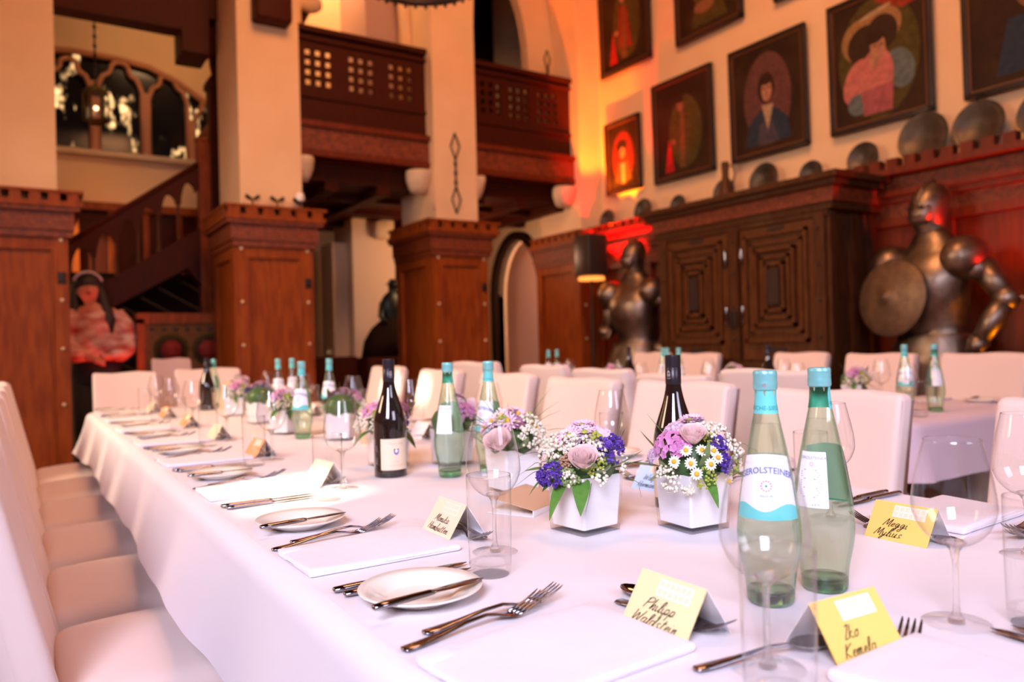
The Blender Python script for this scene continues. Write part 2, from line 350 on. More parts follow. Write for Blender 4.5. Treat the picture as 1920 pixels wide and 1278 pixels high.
# ---- wainscot of the long wall: panelling, cornice, crenellated top
def crenel(b, axis, a0, a1, c0, c1, z0, z1, step=0.125, gap=0.045):
    n = max(1, int(round((a1-a0)/step))); st = (a1-a0)/n
    for i in range(n):
        p, q = a0+i*st+gap/2, a0+(i+1)*st-gap/2
        if axis == 'x': b.box(p, q, c0, c1, z0, z1)
        else: b.box(c0, c1, p, q, z0, z1)
b = MB(); b.box(5.20, XW, -1.0, 6.45, 0, 2.25)
b.mi = 1
for z0, z1, d in ((0,0.14,0.05),(1.86,1.92,0.05),(2.02,2.06,0.07),(2.06,2.10,0.10),(2.20,2.245,0.16)): b.box(5.20-d, 5.21, -1.0, 6.45, z0, z1)
b.mi = 2; b.box(5.20-0.06, 5.21, -1.0, 6.45, 2.10, 2.20); b.box(5.20-0.03, 5.21, -1.0, 6.45, 1.92, 2.02)
b.mi = 0
y = -0.9
while y < 6.4:
    b.box(5.17, 5.21, y, y+0.09, 0.14, 1.86); y += 0.72
crenel(b, 'y', -1.0, 6.45, 5.05, 5.12, 2.245, 2.31)
b.mi = 1; b.box(5.12, 5.3, -1.0, 6.45, 2.22, 2.262)
o = struct('trim_1', b, [M['wainscot'], M['wainscot'], M['wood_carved']])

# ---- pillars of the gallery: plaster shaft above a panelled wooden case with a crenellated cap
def pillar(x0, x1, name, label, rear=7.2, leftface=True):
    t = empty(name, ((x0+x1)/2, YP, 0), label=label, cat='pillar', group='pillars carrying the gallery'); t['kind'] = 'structure'
    cx = (x0+x1)/2; X0, X1, R = x0-cx, x1-cx, rear-YP
    MB().box(X0, X1, 0, R, 2.1, 7.0).build('plaster_shaft', M['plaster'], t)
    e = 0.06
    b = MB(); b.box(X0-e+0.02, X1+e-0.02, -0.03, R+0.02, 0, 1.95)
    # raised frame round a sunk panel, front and left
    fr = 0.095
    b.box(X0-e, X0-e+fr, -0.06, 0.02, 0, 2.0); b.box(X1+e-fr, X1+e, -0.06, 0.02, 0, 2.0)
    b.box(X0-e, X1+e, -0.058, 0.02, 0, 0.2); b.box(X0-e, X1+e, -0.058, 0.02, 1.86, 2.0)
    b.box(X0-e-0.012, X0-e+0.03, -0.05, 0.09, 0, 2.0); b.box(X0-e-0.012, X0-e+0.03, R-0.1, R, 0, 2.0)
    b.box(X0-e-0.01, X0-e+0.03, 0, R, 1.86, 2.0)
    for s in (X0-e+fr, X1+e-fr-0.018): b.rbox(s, s+0.018, -0.052, 0.0, 0.2, 1.86, 0.008, 2)
    b.build('wooden_case', M['wood'], t)
    b = MB()
    for k, (z0, z1, d) in enumerate(((1.95,2.00,0.085),(2.00,2.13,0.10),(2.13,2.16,0.135),(2.16,2.20,0.15))):
        b.mi = 1 if k < 3 else 0
        b.box(X0-d, X1+d, -d, R+d*0.3, z0, z1)
    b.mi = 0
    crenel(b, 'x', X0-0.15, X1+0.15, -0.15, -0.10, 2.20, 2.255); crenel(b, 'y', -0.1, R, X0-0.15, X0-0.10, 2.20, 2.255); crenel(b, 'y', -0.1, R, X1+0.10, X1+0.15, 2.20, 2.255)
    b.box(X0-0.16, X1+0.16, -0.16, R, 2.255, 2.275)
    b.build('cap_moulding', [M['wood'], M['wood_carved']], t)
    # small studs and iron plates on the case edges
    b = MB()
    for z in (0.75, 1.15, 1.5, 1.93): b.ball((X1+e-0.045, -0.065, z), 0.014, 8, 6); b.ball((X0-e+0.045, -0.065, z), 0.014, 8, 6)
    b.build('stud', M['stone'], t, weld=False)
    MB().rbox(X1+e-0.07, X1+e-0.02, -0.075, -0.05, 1.62, 1.70, 0.006).build('iron_plate', M['iron'], t)
    return t
pillar(-0.28, 0.235, 'pillar', 'cream plaster pillar on a wooden case, behind the covered chairs, cut by the picture edge')
pillar(1.52, 2.03, 'pillar', 'cream pillar on a wooden case with three iron candle holders standing on its cap')
pillar(3.29, 3.75, 'pillar', 'cream pillar on a wooden case with a long wrought iron anchor of diamonds on its face')
pillar(5.01, 5.30, 'pillar', 'half pillar in the corner of the hall behind the dark floor lamp')

# ---- arched gallery wall above the parapets
def arch_wall(name, x0, x1, z0, z1, openings, y, th, m):
    polys = [[(x0,z0),(x1,z0),(x1,z1),(x0,z1)]] + openings
    vs, fs = shape2d(polys, th); b = MB().add(vs, fs); b.xf(Matrix.Translation((0, y, 0)))
    return struct(name, b, m)
arch_wall('wall_gallery', 2.03, 5.3, 2.85, 7.0, [garch(2.2, 3.23, 2.9, 4.25, 5.3), garch(3.90, 4.68, 2.9, 4.15, 5.1)], 6.95, 0.12, M['plaster'])
# front arches springing from the pillars
for xa, xb, zs in ((2.03, 3.29, 4.15), (3.75, 5.01, 4.22)):
    op = garch(xa+0.001, xb-0.001, 2.0, zs, zs+1.5, 10)
    vs, fs = shape2d([[(xa,3.95),(xb,3.95),(xb,7.0),(xa,7.0)]], 0.01)
    xm = (xa+xb)/2; top = [p for p in op if p[1] >= zs-0.001]
    poly = [(xa, 7.0)] + [p for p in top] + [(xb, 7.0)]
    vs, fs = shape2d([poly], 0.42); b = MB().add(vs, fs); b.xf(Matrix.Translation((0, YP+0.21, 0)))
    struct('wall_arch', b, M['plaster'])
# rear wall, side wall of the aisle, aisle ceiling
struct('wall_back', holed_wall(0,0,0,0,0,[]) if False else MB().box(1.9, 5.5, 9.6, 9.7, 0, 7.0), M['plaster_aisle'])
arch = garch(7.60, 8.62, -0.01, 1.75, 2.42, 10)
vs, fs = shape2d([[(7.2,0),(9.6,0),(9.6,7),(7.2,7)], arch], 0.12, 'yz'); b = MB().add(vs, fs); b.xf(Matrix.Translation((XW+0.06, 0, 0)))
struct('wall_aisle', b, M['plaster_aisle'])
fr = garch(7.52, 8.70, 0, 1.77, 2.52, 10); vs, fs = shape2d([fr, arch], 0.16, 'yz')
b = MB().add(vs, fs); b.xf(Matrix.Translation((XW, 0, 0))); struct('trim_2', b, M['wood_black'])
struct('wall_niche', MB().box(5.75, 5.8, 7.2, 9.2, 0, 2.8), mat('niche_plaster', (0.72, 0.45, 0.34), 0.9))
lamp('POINT', 'niche_lamp', (5.6, 7.55, 1.9), (5, 8, 1), 18, (1.0, 0.62, 0.42), shadow_soft_size=0.08)
b = MB(); b.box(1.9, 5.3, 6.75, 9.6, 2.62, 2.85); b.mi = 1
for x in (2.4, 2.9, 3.95, 4.45, 4.95): b.box(x-0.06, x+0.06, 6.75, 9.6, 2.54, 2.62)
for y in (7.3, 8.0, 8.8): b.box(1.9, 5.3, y-0.05, y+0.05, 2.56, 2.62)
struct('ceiling', b, [M['wood_dark'], M['wood_dark']])
struct('wall_panelling', MB().box(2.0, 3.05, 9.4, 9.6, 0, 2.6), M['wood_black'])
struct('wall_panelling', MB().box(3.8, 5.3, 9.4, 9.6, 0, 2.6), M['wood_black'])
b = MB(); b.box(3.25, 3.78, 8.5, 9.1, 0, 2.62); b.box(3.08, 3.25, 8.7, 9.1, 0, 2.35)
struct('pillar_aisle', b, M['plaster_aisle'])
b = MB().rbox(3.48, 3.66, 8.36, 8.52, 2.38, 2.60, 0.05); struct('pillar_aisle_corbel', b, M['stone'])
struct('wall_dado', MB().box(2.1, 3.08, 8.0, 8.1, 0, 1.02), M['wood_dark'])
struct('wall_dado', MB().box(3.75, 4.3, 8.0, 8.1, 0, 1.02), M['wood_dark'])

# ---- balcony parapets with pierced square lattices
def parapet(x0, x1, groups, y, label):
    t = empty('balcony_parapet', (x0, y, 2.79), label=label, cat='balcony', group='carved balcony parapets'); t['kind'] = 'structure'
    W = x1-x0; b = MB()
    rows = [0.66+k*0.088 for k in range(4)]; hw, hh = 0.026, 0.028
    xs = []
    for g in groups: xs += [(g-x0+d-hw, g-x0+d+hw) for d in (-0.092, 0, 0.092)]
    z_ = [0.0] + [q for r in rows for q in (r-hh, r+hh)] + [1.10]
    x_ = [0.0] + [q for p in xs for q in p] + [W]
    for i in range(len(x_)-1):
        for j in range(len(z_)-1):
            if i % 2 == 1 and j % 2 == 1: continue
            b.box(x_[i], x_[i+1], 0, 0.035, z_[j], z_[j+1])
    b.build('lattice_board', M['wood_dark'], t)
    b = MB(); b.box(-0.0, W, -0.05, 0.10, 1.09, 1.135); b.box(0, W, -0.03, 0.02, 1.02, 1.05); b.box(0, W, -0.02, 0.02, 0.52, 0.55)
    b.build('top_rail', M['wood_dark'], t)
    b = MB(); b.box(0, W+0.02, -0.07, 0.12, 0.0, 0.055); b.box(0, W+0.02, -0.09, 0.12, 0.25, 0.30); b.mi = 1; b.box(0, W+0.01, -0.055, 0.12, 0.055, 0.25)
    b.build('carved_beam', [M['wainscot'], M['wood_carved']], t)
    return t
parapet(2.03, 3.29, (2.25, 2.65, 3.04), 6.60, 'dark wooden balcony front with pale light shining through its square lattices')
parapet(3.75, 5.01, (4.02, 4.36, 4.71), 6.60, 'dark wooden balcony front glowing red beside the corner of the hall')
struct('wall_gallery_back', MB().box(1.9, 3.3, 7.9, 8.0, 2.85, 7.0), M['plaster'])
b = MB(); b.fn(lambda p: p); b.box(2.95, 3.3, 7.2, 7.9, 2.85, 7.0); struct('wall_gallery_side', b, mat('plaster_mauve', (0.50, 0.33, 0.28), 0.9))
struct('wall_gallery_dark', MB().box(3.35, 5.3, 8.6, 8.7, 2.85, 7.0), M['wood_black'])
lamp('AREA', 'gallery_lamp_mid', (2.55, 7.4, 5.6), (2.5, 7.9, 3.6), 22, (1.0, 0.55, 0.25), shape='DISK', size=0.4)
b = MB(); b.tube([(3.8,8.2,3.6),(4.8,8.3,4.6)], 0.06, 6); b.tube([(4.35,8.2,3.2),(4.35,8.2,5.4)], 0.05, 6); b.box(3.5,5.2,8.2,8.3,3.95,4.02)
struct('beam_gallery_roof', b, M['wood_dark'])
b = MB(); b.tube([(1.95,7.3,3.7),(2.4,7.3,4.6)], 0.12, 4, False); struct('beam_gallery_brace', b, M['wood_dark'])
b = MB(); b.ball((2.38, 7.2, 4.42), 0.13, 14, 10, (1, 0.6, 0.75)); struct('pillar_corbel_upper', b, M['stone'])

# stone corbels under the balcony beams
def corbel(x, z, w, label, y=6.62):
    b = MB(); b.stack([(0,0,-0.10,w*0.30,0.05),(0,-0.01,-0.06,w*0.42,0.07),(0,-0.02,0.0,w*0.52,0.10),(0,-0.03,0.07,w*0.55,0.12),(0,-0.03,0.10,w*0.52,0.12)], 14)
    o = b.build('stone_corbel', M['stone'], loc=(x, y, z)); tag(o, label, 'corbel', 'stone corbels under the balcony'); o['kind'] = 'structure'; return o
corbel(2.09, 2.67, 0.17, 'pale stone corbel under the dark balcony, beside the pillar with candle holders')
corbel(3.20, 2.66, 0.24, 'pale stone corbel above a hanging curl, beside the pillar with the iron anchor')
corbel(3.83, 2.66, 0.14, 'pale stone corbel under the red lit balcony, beside the anchor pillar')
corbel(4.90, 2.66, 0.24, 'stone corbel glowing orange beside the corner half pillar')
b = MB().tube([(3.24,6.40,2.55),(3.25,6.40,2.50),(3.235,6.40,2.46),(3.255,6.40,2.42),(3.262,6.40,2.37)], 0.011, 6); 
tag(b.build('carved_ribbon', M['kraft']), 'small carved ribbon hanging below the stone corbel', 'ornament')

# wrought iron anchors
def anchor(name, pts, loc, label):
    b = MB()
    for c, s in pts:
        P = [(0,0,c+s*1.5),(s*0.55,0,c),(0,0,c-s*1.5),(-s*0.55,0,c),(0,0,c+s*1.5)]
        for i in range(4): b.tube([P[i], P[i+1]], 0.0075, 6)
    z0 = min(c for c, s in pts); z1 = max(c for c, s in pts)
    if len(pts) > 1:
        b.tube([(0,0,z0+0.1),(0,0,z1-0.1)], 0.008, 6)
        for k in range(3):
            z = z0+0.12+(z1-z0-0.24)*(k+0.5)/3; b.stack([(0,0,z-0.035,0.006,0.006),(0,0,z,0.02,0.012),(0,0,z+0.035,0.006,0.006)], 8)
    else: b.tube([(0,0,z0-0.1),(0,0,z0-0.26)], 0.014, 6)
    return tag(b.build(name, M['iron'], loc=loc), label, 'wall anchor', 'wrought iron anchors')
anchor('iron_wall_anchor', [(3.0,0.085),(2.49,0.085)], (3.51, YP-0.015, 0), 'long black wrought iron anchor with two open diamonds on the pillar')
anchor('iron_wall_anchor', [(4.16,0.07)], (4.83, 6.74, 0), 'short black iron anchor rising above the red lit balcony rail')

# dark timber corbel on the pillar and the iron candle holders
b = MB(); b.rbox(-0.15, 0.15, -0.16, 0.02, 0, 0.9, 0.03); b.rbox(-0.12, 0.12, -0.2, 0.0, 0.25, 0.9, 0.03)
o = b.build('timber_bracket', M['wood_dark'], loc=(1.79, YP-0.0, 3.80)); tag(o, 'dark carved timber bracket fixed high on the pillar', 'bracket'); o['kind'] = 'structure'
P_ = None
for k, (x, lab) in enumerate(((1.60, 'black iron leaf holder on the pillar cap, farthest from the balcony'), (1.80, 'black iron leaf holder on the pillar cap, between two others'), (1.99, 'black iron leaf holder with a white candle stub on the pillar cap'))):
    t = empty('iron_candle_holder', (x, YP-0.07, 2.245), label=lab, cat='candle holder', group='iron candle holders on the pillar cap')
    b = MB(); b.lathe([(0,0),(0.035,0),(0.03,0.012),(0.007,0.02),(0.006,0.10),(0.0,0.10)], 12)
    for a in (0.5, 2.4, 3.9, 5.4): b.stack([(0.02*cos(a),0.01*sin(a),0.08,0.006,0.005),(0.045*cos(a),0.02*sin(a),0.10,0.022,0.01),(0.07*cos(a),0.03*sin(a),0.125,0.004,0.004)], 8)
    b.build('holder', M['iron'], t)
    if k == 2: MB().lathe([(0,0.10),(0.035,0.10),(0.04,0.13),(0.03,0.17),(0,0.18)], 14).build('candle', M['porcelain'], t)

# ---- bay beyond the pillars: window wall, beam, staircase
wy = 9.0
top = [(0.0,4.02)]+[(0.0+1.95*i/14, 4.02+0.24*sin(pi*min(1, (i/14)*0.62+0.28))) for i in range(15)]
top = [(-1.2, 3.20), (-1.2, 3.95), (-0.6, 4.10), (0.0, 4.19), (0.5, 4.23), (0.9, 4.22), (1.2, 4.18), (1.5, 4.06), (1.75, 3.90), (1.95, 3.74), (1.95, 3.20)]
vs, fs = shape2d([[(-3.6,0),(1.95+0.3,0),(2.25,7),(-3.6,7)], top], 0.2); b = MB().add(vs, fs); b.xf(Matrix.Translation((0, wy+0.1, 0)))
struct('wall_window', b, M['plaster'])
t = empty('window_1', (0, wy, 0)); t['kind'] = 'structure'
lights = [(-0.85,-0.25,3.95),(-0.25,0.22,4.02),(0.22,0.68,4.11),(0.68,1.16,4.14),(1.16,1.61,4.08),(1.61,1.95,3.85)]
holes2 = []
for a, c, zt in lights:
    a2, c2 = a+0.03, c-0.03; zs = zt-0.26; m_ = (a2+c2)/2; hw = (c2-a2)/2; zt += 0.03
    P = [(a2,3.22),(a2,zs)]
    for i in range(1, 9):     # cusped head
        q = i/8; x = a2+hw*q; z = zs+(zt-zs)*(sin(q*pi/2)**0.8); 
        if 2 < i < 5: x += 0.022; z -= 0.018
        P.append((x, z))
    holes2.append(P+[(2*m_-x, z) for x, z in reversed(P[:-1])])
b = MB()
for P in holes2: b.tube([(x, 0, z) for x, z in P], 0.026, 8)
for (a, c, zt) in lights[1:]: b.box(a-0.028, a+0.028, -0.03, 0.03, 3.2, zt-0.2)
b.tube([(x, 0, z-0.01) for x, z in top], 0.035, 8); b.build('window_tracery', M['tracery'], t, weld=False)
pane = bpy.data.materials.new('leaded_glass_glints'); pane.use_nodes = True; nt = pane.node_tree; pb = nt.nodes['Principled BSDF']
pb.inputs['Base Color'].default_value = (0.012,0.012,0.014,1); pb.inputs['Roughness'].default_value = 0.15
tc = nt.nodes.new('ShaderNodeTexCoord'); n1 = nt.nodes.new('ShaderNodeTexNoise'); n1.inputs['Scale'].default_value = 3.4; n1.inputs['Detail'].default_value = 6
mp = nt.nodes.new('ShaderNodeMapping'); mp.inputs['Scale'].default_value = (1.6, 1, 0.62); mp.inputs['Location'].default_value = (0.35, 0, 0.2)
n2 = nt.nodes.new('ShaderNodeTexVoronoi'); n2.inputs['Scale'].default_value = 16
r1 = nt.nodes.new('ShaderNodeValToRGB'); r1.color_ramp.elements[0].position = 0.535; r1.color_ramp.elements[0].color = (0,0,0,1); r1.color_ramp.elements[1].position = 0.62; r1.color_ramp.elements[1].color = (1.0,0.55,0.22,1)
r2 = nt.nodes.new('ShaderNodeValToRGB'); r2.color_ramp.elements[0].position = 0.25; r2.color_ramp.elements[0].color = (1,1,1,1); r2.color_ramp.elements[1].position = 0.75; r2.color_ramp.elements[1].color = (0.02,0.02,0.02,1)
mu = nt.nodes.new('ShaderNodeMix'); mu.data_type = 'RGBA'; mu.blend_type = 'MULTIPLY'; mu.inputs['Factor'].default_value = 1
nt.links.new(tc.outputs['Object'], mp.inputs[0]); nt.links.new(mp.outputs[0], n1.inputs['Vector']); nt.links.new(tc.outputs['Object'], n2.inputs['Vector'])
nt.links.new(n1.outputs['Fac'], r1.inputs[0]); nt.links.new(n2.outputs['Distance'], r2.inputs[0]); nt.links.new(r1.outputs[0], mu.inputs[6]); nt.links.new(r2.outputs[0], mu.inputs[7])
nt.links.new(mu.outputs[2], pb.inputs['Emission Color']); pb.inputs['Emission Strength'].default_value = 1.7  # daylight glints painted as glowing noise blobs in the pane
MB().box(-1.2, 1.95, 0.06, 0.08, 3.2, 4.4).build('window_glass', pane, t)
MB().box(-1.2, 1.98, -0.06, 0.05, 3.16, 3.215).build('window_sill', M['stone'], t)
MB().box(-3.6, 2.2, 8.86, 9.0, 0.0, 2.62).box(-3.6, 2.2, 8.84, 9.0, 2.62, 2.68); 
b = MB().box(-3.6, 2.2, 8.9, 9.0, 0.0, 2.62); b.mi = 1
for x in frange(-0.5, 2.1, 9): b.box(x-0.03, x+0.03, 8.87, 8.9, 0, 2.6)
b.box(-3.6, 2.2, 8.84, 9.0, 2.58, 2.66); struct('trim_3', b, [M['wood_dark'], M['wood']])
b = MB(); b.box(-3.6, 2.0, 7.1, 9.0, 4.75, 4.85); b.mi = 1; b.box(-3.6, 1.22, 7.1, 7.3, 3.90, 4.75); b.box(1.22, 2.0, 7.12, 7.28, 4.05, 4.75)
b.box(1.22, 1.44, 7.1, 7.5, 3.72, 4.4)
struct('beam_ceiling', b, [M['wood_dark'], M['wood_dark']])
b = MB(); b.tube([(1.33,7.3,3.8),(1.95,7.3,4.4)], 0.13, 4, False); b.box(1.3,2.0,7.4,7.6,4.1,4.6); struct('beam_bracket', b, M['wood_dark'])

# staircase
t = empty('staircase', (0.45, 7.6, 0), label='dark wooden staircase with arched balusters climbing towards the gallery', cat='staircase')
def stz(x): return 1.52+(x-0.2)*0.62   # top of stringer
sx0, sx1 = -0.35, 0.97
sl = (2.81-2.09)/(1.41-0.43)
poly = [(sx0, 1.62+sl*(sx0+0.03)-0.42), (sx0, 1.62+sl*(sx0+0.03)+0.02), (sx1, 1.62+sl*(sx1+0.03)+0.02), (sx1, 1.62+sl*(sx1+0.03)-0.32), (0.85, 1.90-0.02), (0.18, 1.50)]
poly = [(sx0,1.20),(sx0,1.38),(0.05,1.66),(sx1,2.26),(sx1,1.72),(0.85,1.88),(0.2,1.50)]
vs, fs = shape2d([poly], 0.08); MB().add(vs, fs).build('stringer', M['wood_dark'], t)
hr = [(sx0, 1.63-0.0+0.10)]
rail = lambda x: 2.10+0.735*(x)     # underside of the hand rail, local x
arches = []
xs_ = [-0.30, -0.105, 0.09, 0.27, 0.445, 0.615, 0.785, 0.95]
outer = [(sx0, rail(sx0)-0.26), (sx1, rail(sx1)-0.30), (sx1, rail(sx1)+0.02), (sx0, rail(sx0)+0.02)]
hls = []
for a, c in zip(xs_[:-1], xs_[1:]):
    m_ = (a+c)/2; zt = rail(m_)-0.07
    hls.append(garch(a+0.025, c-0.022, rail(m_)-0.215, rail(m_)-0.205+0.02, zt, 6))
b = MB()
low = 1.66-0.12
vs, fs = shape2d([[(sx0, rail(sx0)-0.20), (sx0, rail(sx0)+0.02), (sx1, rail(sx1)+0.02), (sx1, rail(sx1)-0.20)]], 0.02)
# arcade board: rail minus pointed arches cut along its lower edge
pts = [(sx0, rail(sx0)+0.03), (sx0, rail(sx0)-0.16)]
for a, c in zip(xs_[:-1], xs_[1:]):
    m_ = (a+c)/2; zt = rail(m_)-0.065
    za, zc = rail(a)-0.19, rail(c)-0.19
    A, Cc = a+0.022, c-0.022
    pts += [(A, za-0.02)]
    for i in range(1, 6):
        q = i/6; pts.append((A+(m_-A)*q**1.3, za+(zt-za)*sin(q*pi/2)))
    pts.append((m_, zt))
    for i in range(5, 0, -1):
        q = i/6; pts.append((Cc-(Cc-m_)*q**1.3, zc+(zt-zc)*sin(q*pi/2)))
    pts += [(Cc, zc-0.02)]
pts += [(sx1, rail(sx1)-0.2), (sx1, rail(sx1)+0.03)]
vs, fs = shape2d([pts], 0.04); b.add(vs, fs); b.build('arcade_board', M['wood_dark'], t)
b = MB(); b.tube([(sx0,0,rail(sx0)+0.045),(sx1,0,rail(sx1)+0.045)], 0.045, 8, flat=0.6); b.build('hand_rail', M['wood_dark'], t)
for x in xs_[1:-1]:
    zt = rail(x)-0.17; zb = 1.62+0.64*(x-0.02)
    b = MB(); b.lathe([(0.02,0),(0.02,0.03),(0.013,0.06),(0.011,(zt-zb)*0.5),(0.013,zt-zb-0.06),(0.022,zt-zb-0.02),(0.02,zt-zb)], 8, (x,0,zb))
    b.build('baluster', M['oak_trim'], t)
b = MB(); b.box(0.965, 1.065, -0.05, 0.05, 0, 3.06); b.stack([(1.015,0,3.06,0.08,0.08),(1.015,0,3.10,0.07,0.07)], 4); 
b.build('newel_post', M['wood'], t)
b = MB(); b.box(1.07, 1.22, -0.06, 0.09, 0, 3.6); b.box(1.05, 1.24, -0.08, 0.11, 3.58, 3.64); b.lathe([(0.05,3.64),(0.07,3.68),(0.04,3.72),(0.055,3.80),(0.06,3.88),(0.03,3.96),(0.0,4.0)], 12, (1.145,0.015,0)); b.box(1.055,1.235,-0.075,0.1,1.6,1.66); b.box(1.055,1.235,-0.075,0.1,2.28,2.33)
b.build('newel_post', M['wood_dark'], t)
b = MB(); b.box(1.06, 1.10, 0.0, 0.6, 2.3, 3.25); b.build('side_panel', M['wood'], t)
b = MB()
for k in range(9): b.box(sx0+0.02+k*0.16, sx0+0.2+k*0.16, 0.05, 0.85, 1.22+k*0.1, 1.30+k*0.1)
b.build('tread', M['wood_black'], t, weld=False)
struct('wall_stair', MB().box(-0.3, 1.6, 8.45, 8.5, 0, 1.9), M['wood_black'])

# painted chest standing under the staircase
t = empty('painted_chest', (1.285, 7.24, 0), label='carved chest painted with red roundels below the staircase', cat='chest')
b = MB(); b.box(-0.44, 0.33, 0, 0.26, 0, 1.36); b.build('chest_body', M['ochre'], t)
b = MB(); b.box(-0.46, 0.35, -0.02, 0.28, 1.36, 1.45); b.box(-0.46, -0.40, -0.02, 0.02, 0, 1.4); b.box(0.29, 0.35, -0.02, 0.02, 0, 1.4); b.build('chest_frame', M['wood'], t)
for cx in (-0.19, 0.12):
    for r, m_, d in ((0.145,'olive',0.004),(0.115,'oak_dark',0.008),(0.085,'red_dim',0.012)):
        b = MB().lathe([(0,d),(r,d),(r,0)], 24); b.xf(Matrix.Translation((cx, 0, 1.13)) @ Matrix.Rotation(radians(-90), 4, 'X').inverted()); b.build('painted_roundel', M[m_], t)
b = MB()
for x in frange(-0.34, 0.32, 8): b.ball((x, -0.005, 1.31), 0.022, 8, 6, (1,0.3,0.7))
b.build('painted_border', M['oak_dark'], t, weld=False)

# hanging lantern
t = empty('hanging_lantern', (0.585, 7.6, 3.12), label='wooden lantern hanging on a chain in front of the arched window', cat='lantern')
b = MB(); b.stack([(0,0,0,0.06,0.06),(0,0,0.03,0.10,0.10)], 6, False); b.stack([(0,0,0.27,0.11,0.11),(0,0,0.31,0.08,0.08),(0,0,0.34,0.02,0.02)], 6, False)
for i in range(6): a = 2*pi*i/6; b.tube([(0.095*cos(a),0.095*sin(a),0.02),(0.10*cos(a),0.10*sin(a),0.28)], 0.009, 6)
b.build('lantern_frame', M['olive'], t)
MB().stack([(0,0,0.03,0.085,0.085),(0,0,0.27,0.09,0.09)], 6, False).build('lantern_pane', M['glass'], t)
MB().ball((0,0,0.14), 0.02, 8, 6).build('bulb', mat('bulb_glow', (1,0.6,0.3), emit=(1,0.6,0.3), estr=3), t)
b = MB()
for k in range(16): b.ball((0,0,0.35+k*0.042), 0.016, 6, 4, (0.5,1,1.4) if k % 2 else (1,0.5,1.4))
b.build('chain', M['iron'], t, weld=False)
# ================================================================ long wall: cabinet, portraits, pewter, armour
t = empty('oak_cabinet', (4.65, 4.07, 0), label='huge carved oak cabinet with two panelled doors standing against the long wall', cat='cabinet')
# local: front at x=0, back x=0.63, y from -0.86 to 0.86
b = MB(); b.box(0.02, 0.53, -0.80, 0.80, 0.0, 2.06)
b.box(-0.01, 0.55, -0.83, 0.83, 0, 0.16)
for y in (-0.80, -0.045, 0.72): b.box(-0.03, 0.03, y, y+0.09, 0.16, 1.96)
b.box(-0.02, 0.04, -0.82, 0.82, 0.80, 0.93); b.box(-0.02, 0.04, -0.82, 0.82, 1.93, 1.99)
for x in (0.0, 0.24, 0.46): b.box(x, x+0.07, -0.83, -0.78, 0.16, 1.96)
b.build('cabinet_body', M['oak'], t)
b = MB()
for k, (z0, z1, d) in enumerate(((1.97,2.02,0.03),(2.02,2.12,0.05),(2.12,2.16,0.10),(2.16,2.20,0.14))):
    b.mi = 1 if k == 1 else 0; b.box(-d, 0.6, -0.84-d, 0.84+d*0.6, z0, z1)
b.build('cabinet_cornice', [M['oak'], M['wood_carved']], t)
b = MB(); b.rbox(-0.04, 0.0, -0.06, 0.06, 0.4, 0.75, 0.015); 
for side, yc in ((1, 0.385), (-1, -0.395)):
    b = MB(); W = 0.325; z0, z1 = 0.94, 1.92
    b.box(-0.02, 0.02, yc-W, yc+W, z0, z1)
    zc = 1.47
    for k, (w_, h_, d) in enumerate(((0.275,0.40,0.05),(0.225,0.34,0.035),(0.175,0.285,0.06),(0.125,0.23,0.045),(0.085,0.18,0.06))):
        th = 0.022
        for (ya, yb, za, zb) in ((yc-w_,yc+w_,zc+h_-th,zc+h_),(yc-w_,yc+w_,zc-h_,zc-h_+th),(yc-w_,yc-w_+th,zc-h_,zc+h_),(yc+w_-th,yc+w_,zc-h_,zc+h_)): b.box(-d, 0, ya, yb, za, zb)
    d_ = b.build('cabinet_door', M['oak_trim'], t)
    MB().box(-0.065, 0, yc-0.05, yc+0.05, zc-0.13, zc+0.13).build('door_panel', M['oak_dark'], d_)
    for z in (zc+0.43, zc-0.45): MB().box(-0.03, 0, yc-0.07, yc+0.07, z-0.013, z+0.013).build('inlay', M['oak_dark'], d_)
    for z in (1.72, 1.28): MB().rbox(-0.045, -0.02, yc-side*0.31-0.012, yc-side*0.31+0.012, z-0.07, z+0.07, 0.005).build('hinge', M['steel'], d_)
MB().rbox(-0.05, -0.028, -0.03, 0.03, 1.18, 1.32, 0.008).build('lock_plate', M['iron'], t)
for side, yc in ((1, 0.385), (-1, -0.395)):
    b = MB(); b.box(-0.02, 0.02, yc-0.325, yc+0.325, 0.18, 0.79); b.box(-0.045, 0, yc-0.26, yc+0.26, 0.25, 0.72); b.box(-0.06, 0, yc-0.18, yc+0.18, 0.33, 0.64)
    b.build('drawer', M['oak_trim'], t)
b = MB()
for z in (0.4, 0.65, 1.1, 1.35, 1.6, 1.85):
    for y in (-0.755, 0.0, 0.765): b.ball((-0.035, y, z), 0.012, 6, 5)
b.build('stud', M['oak_dark'], t, weld=False)

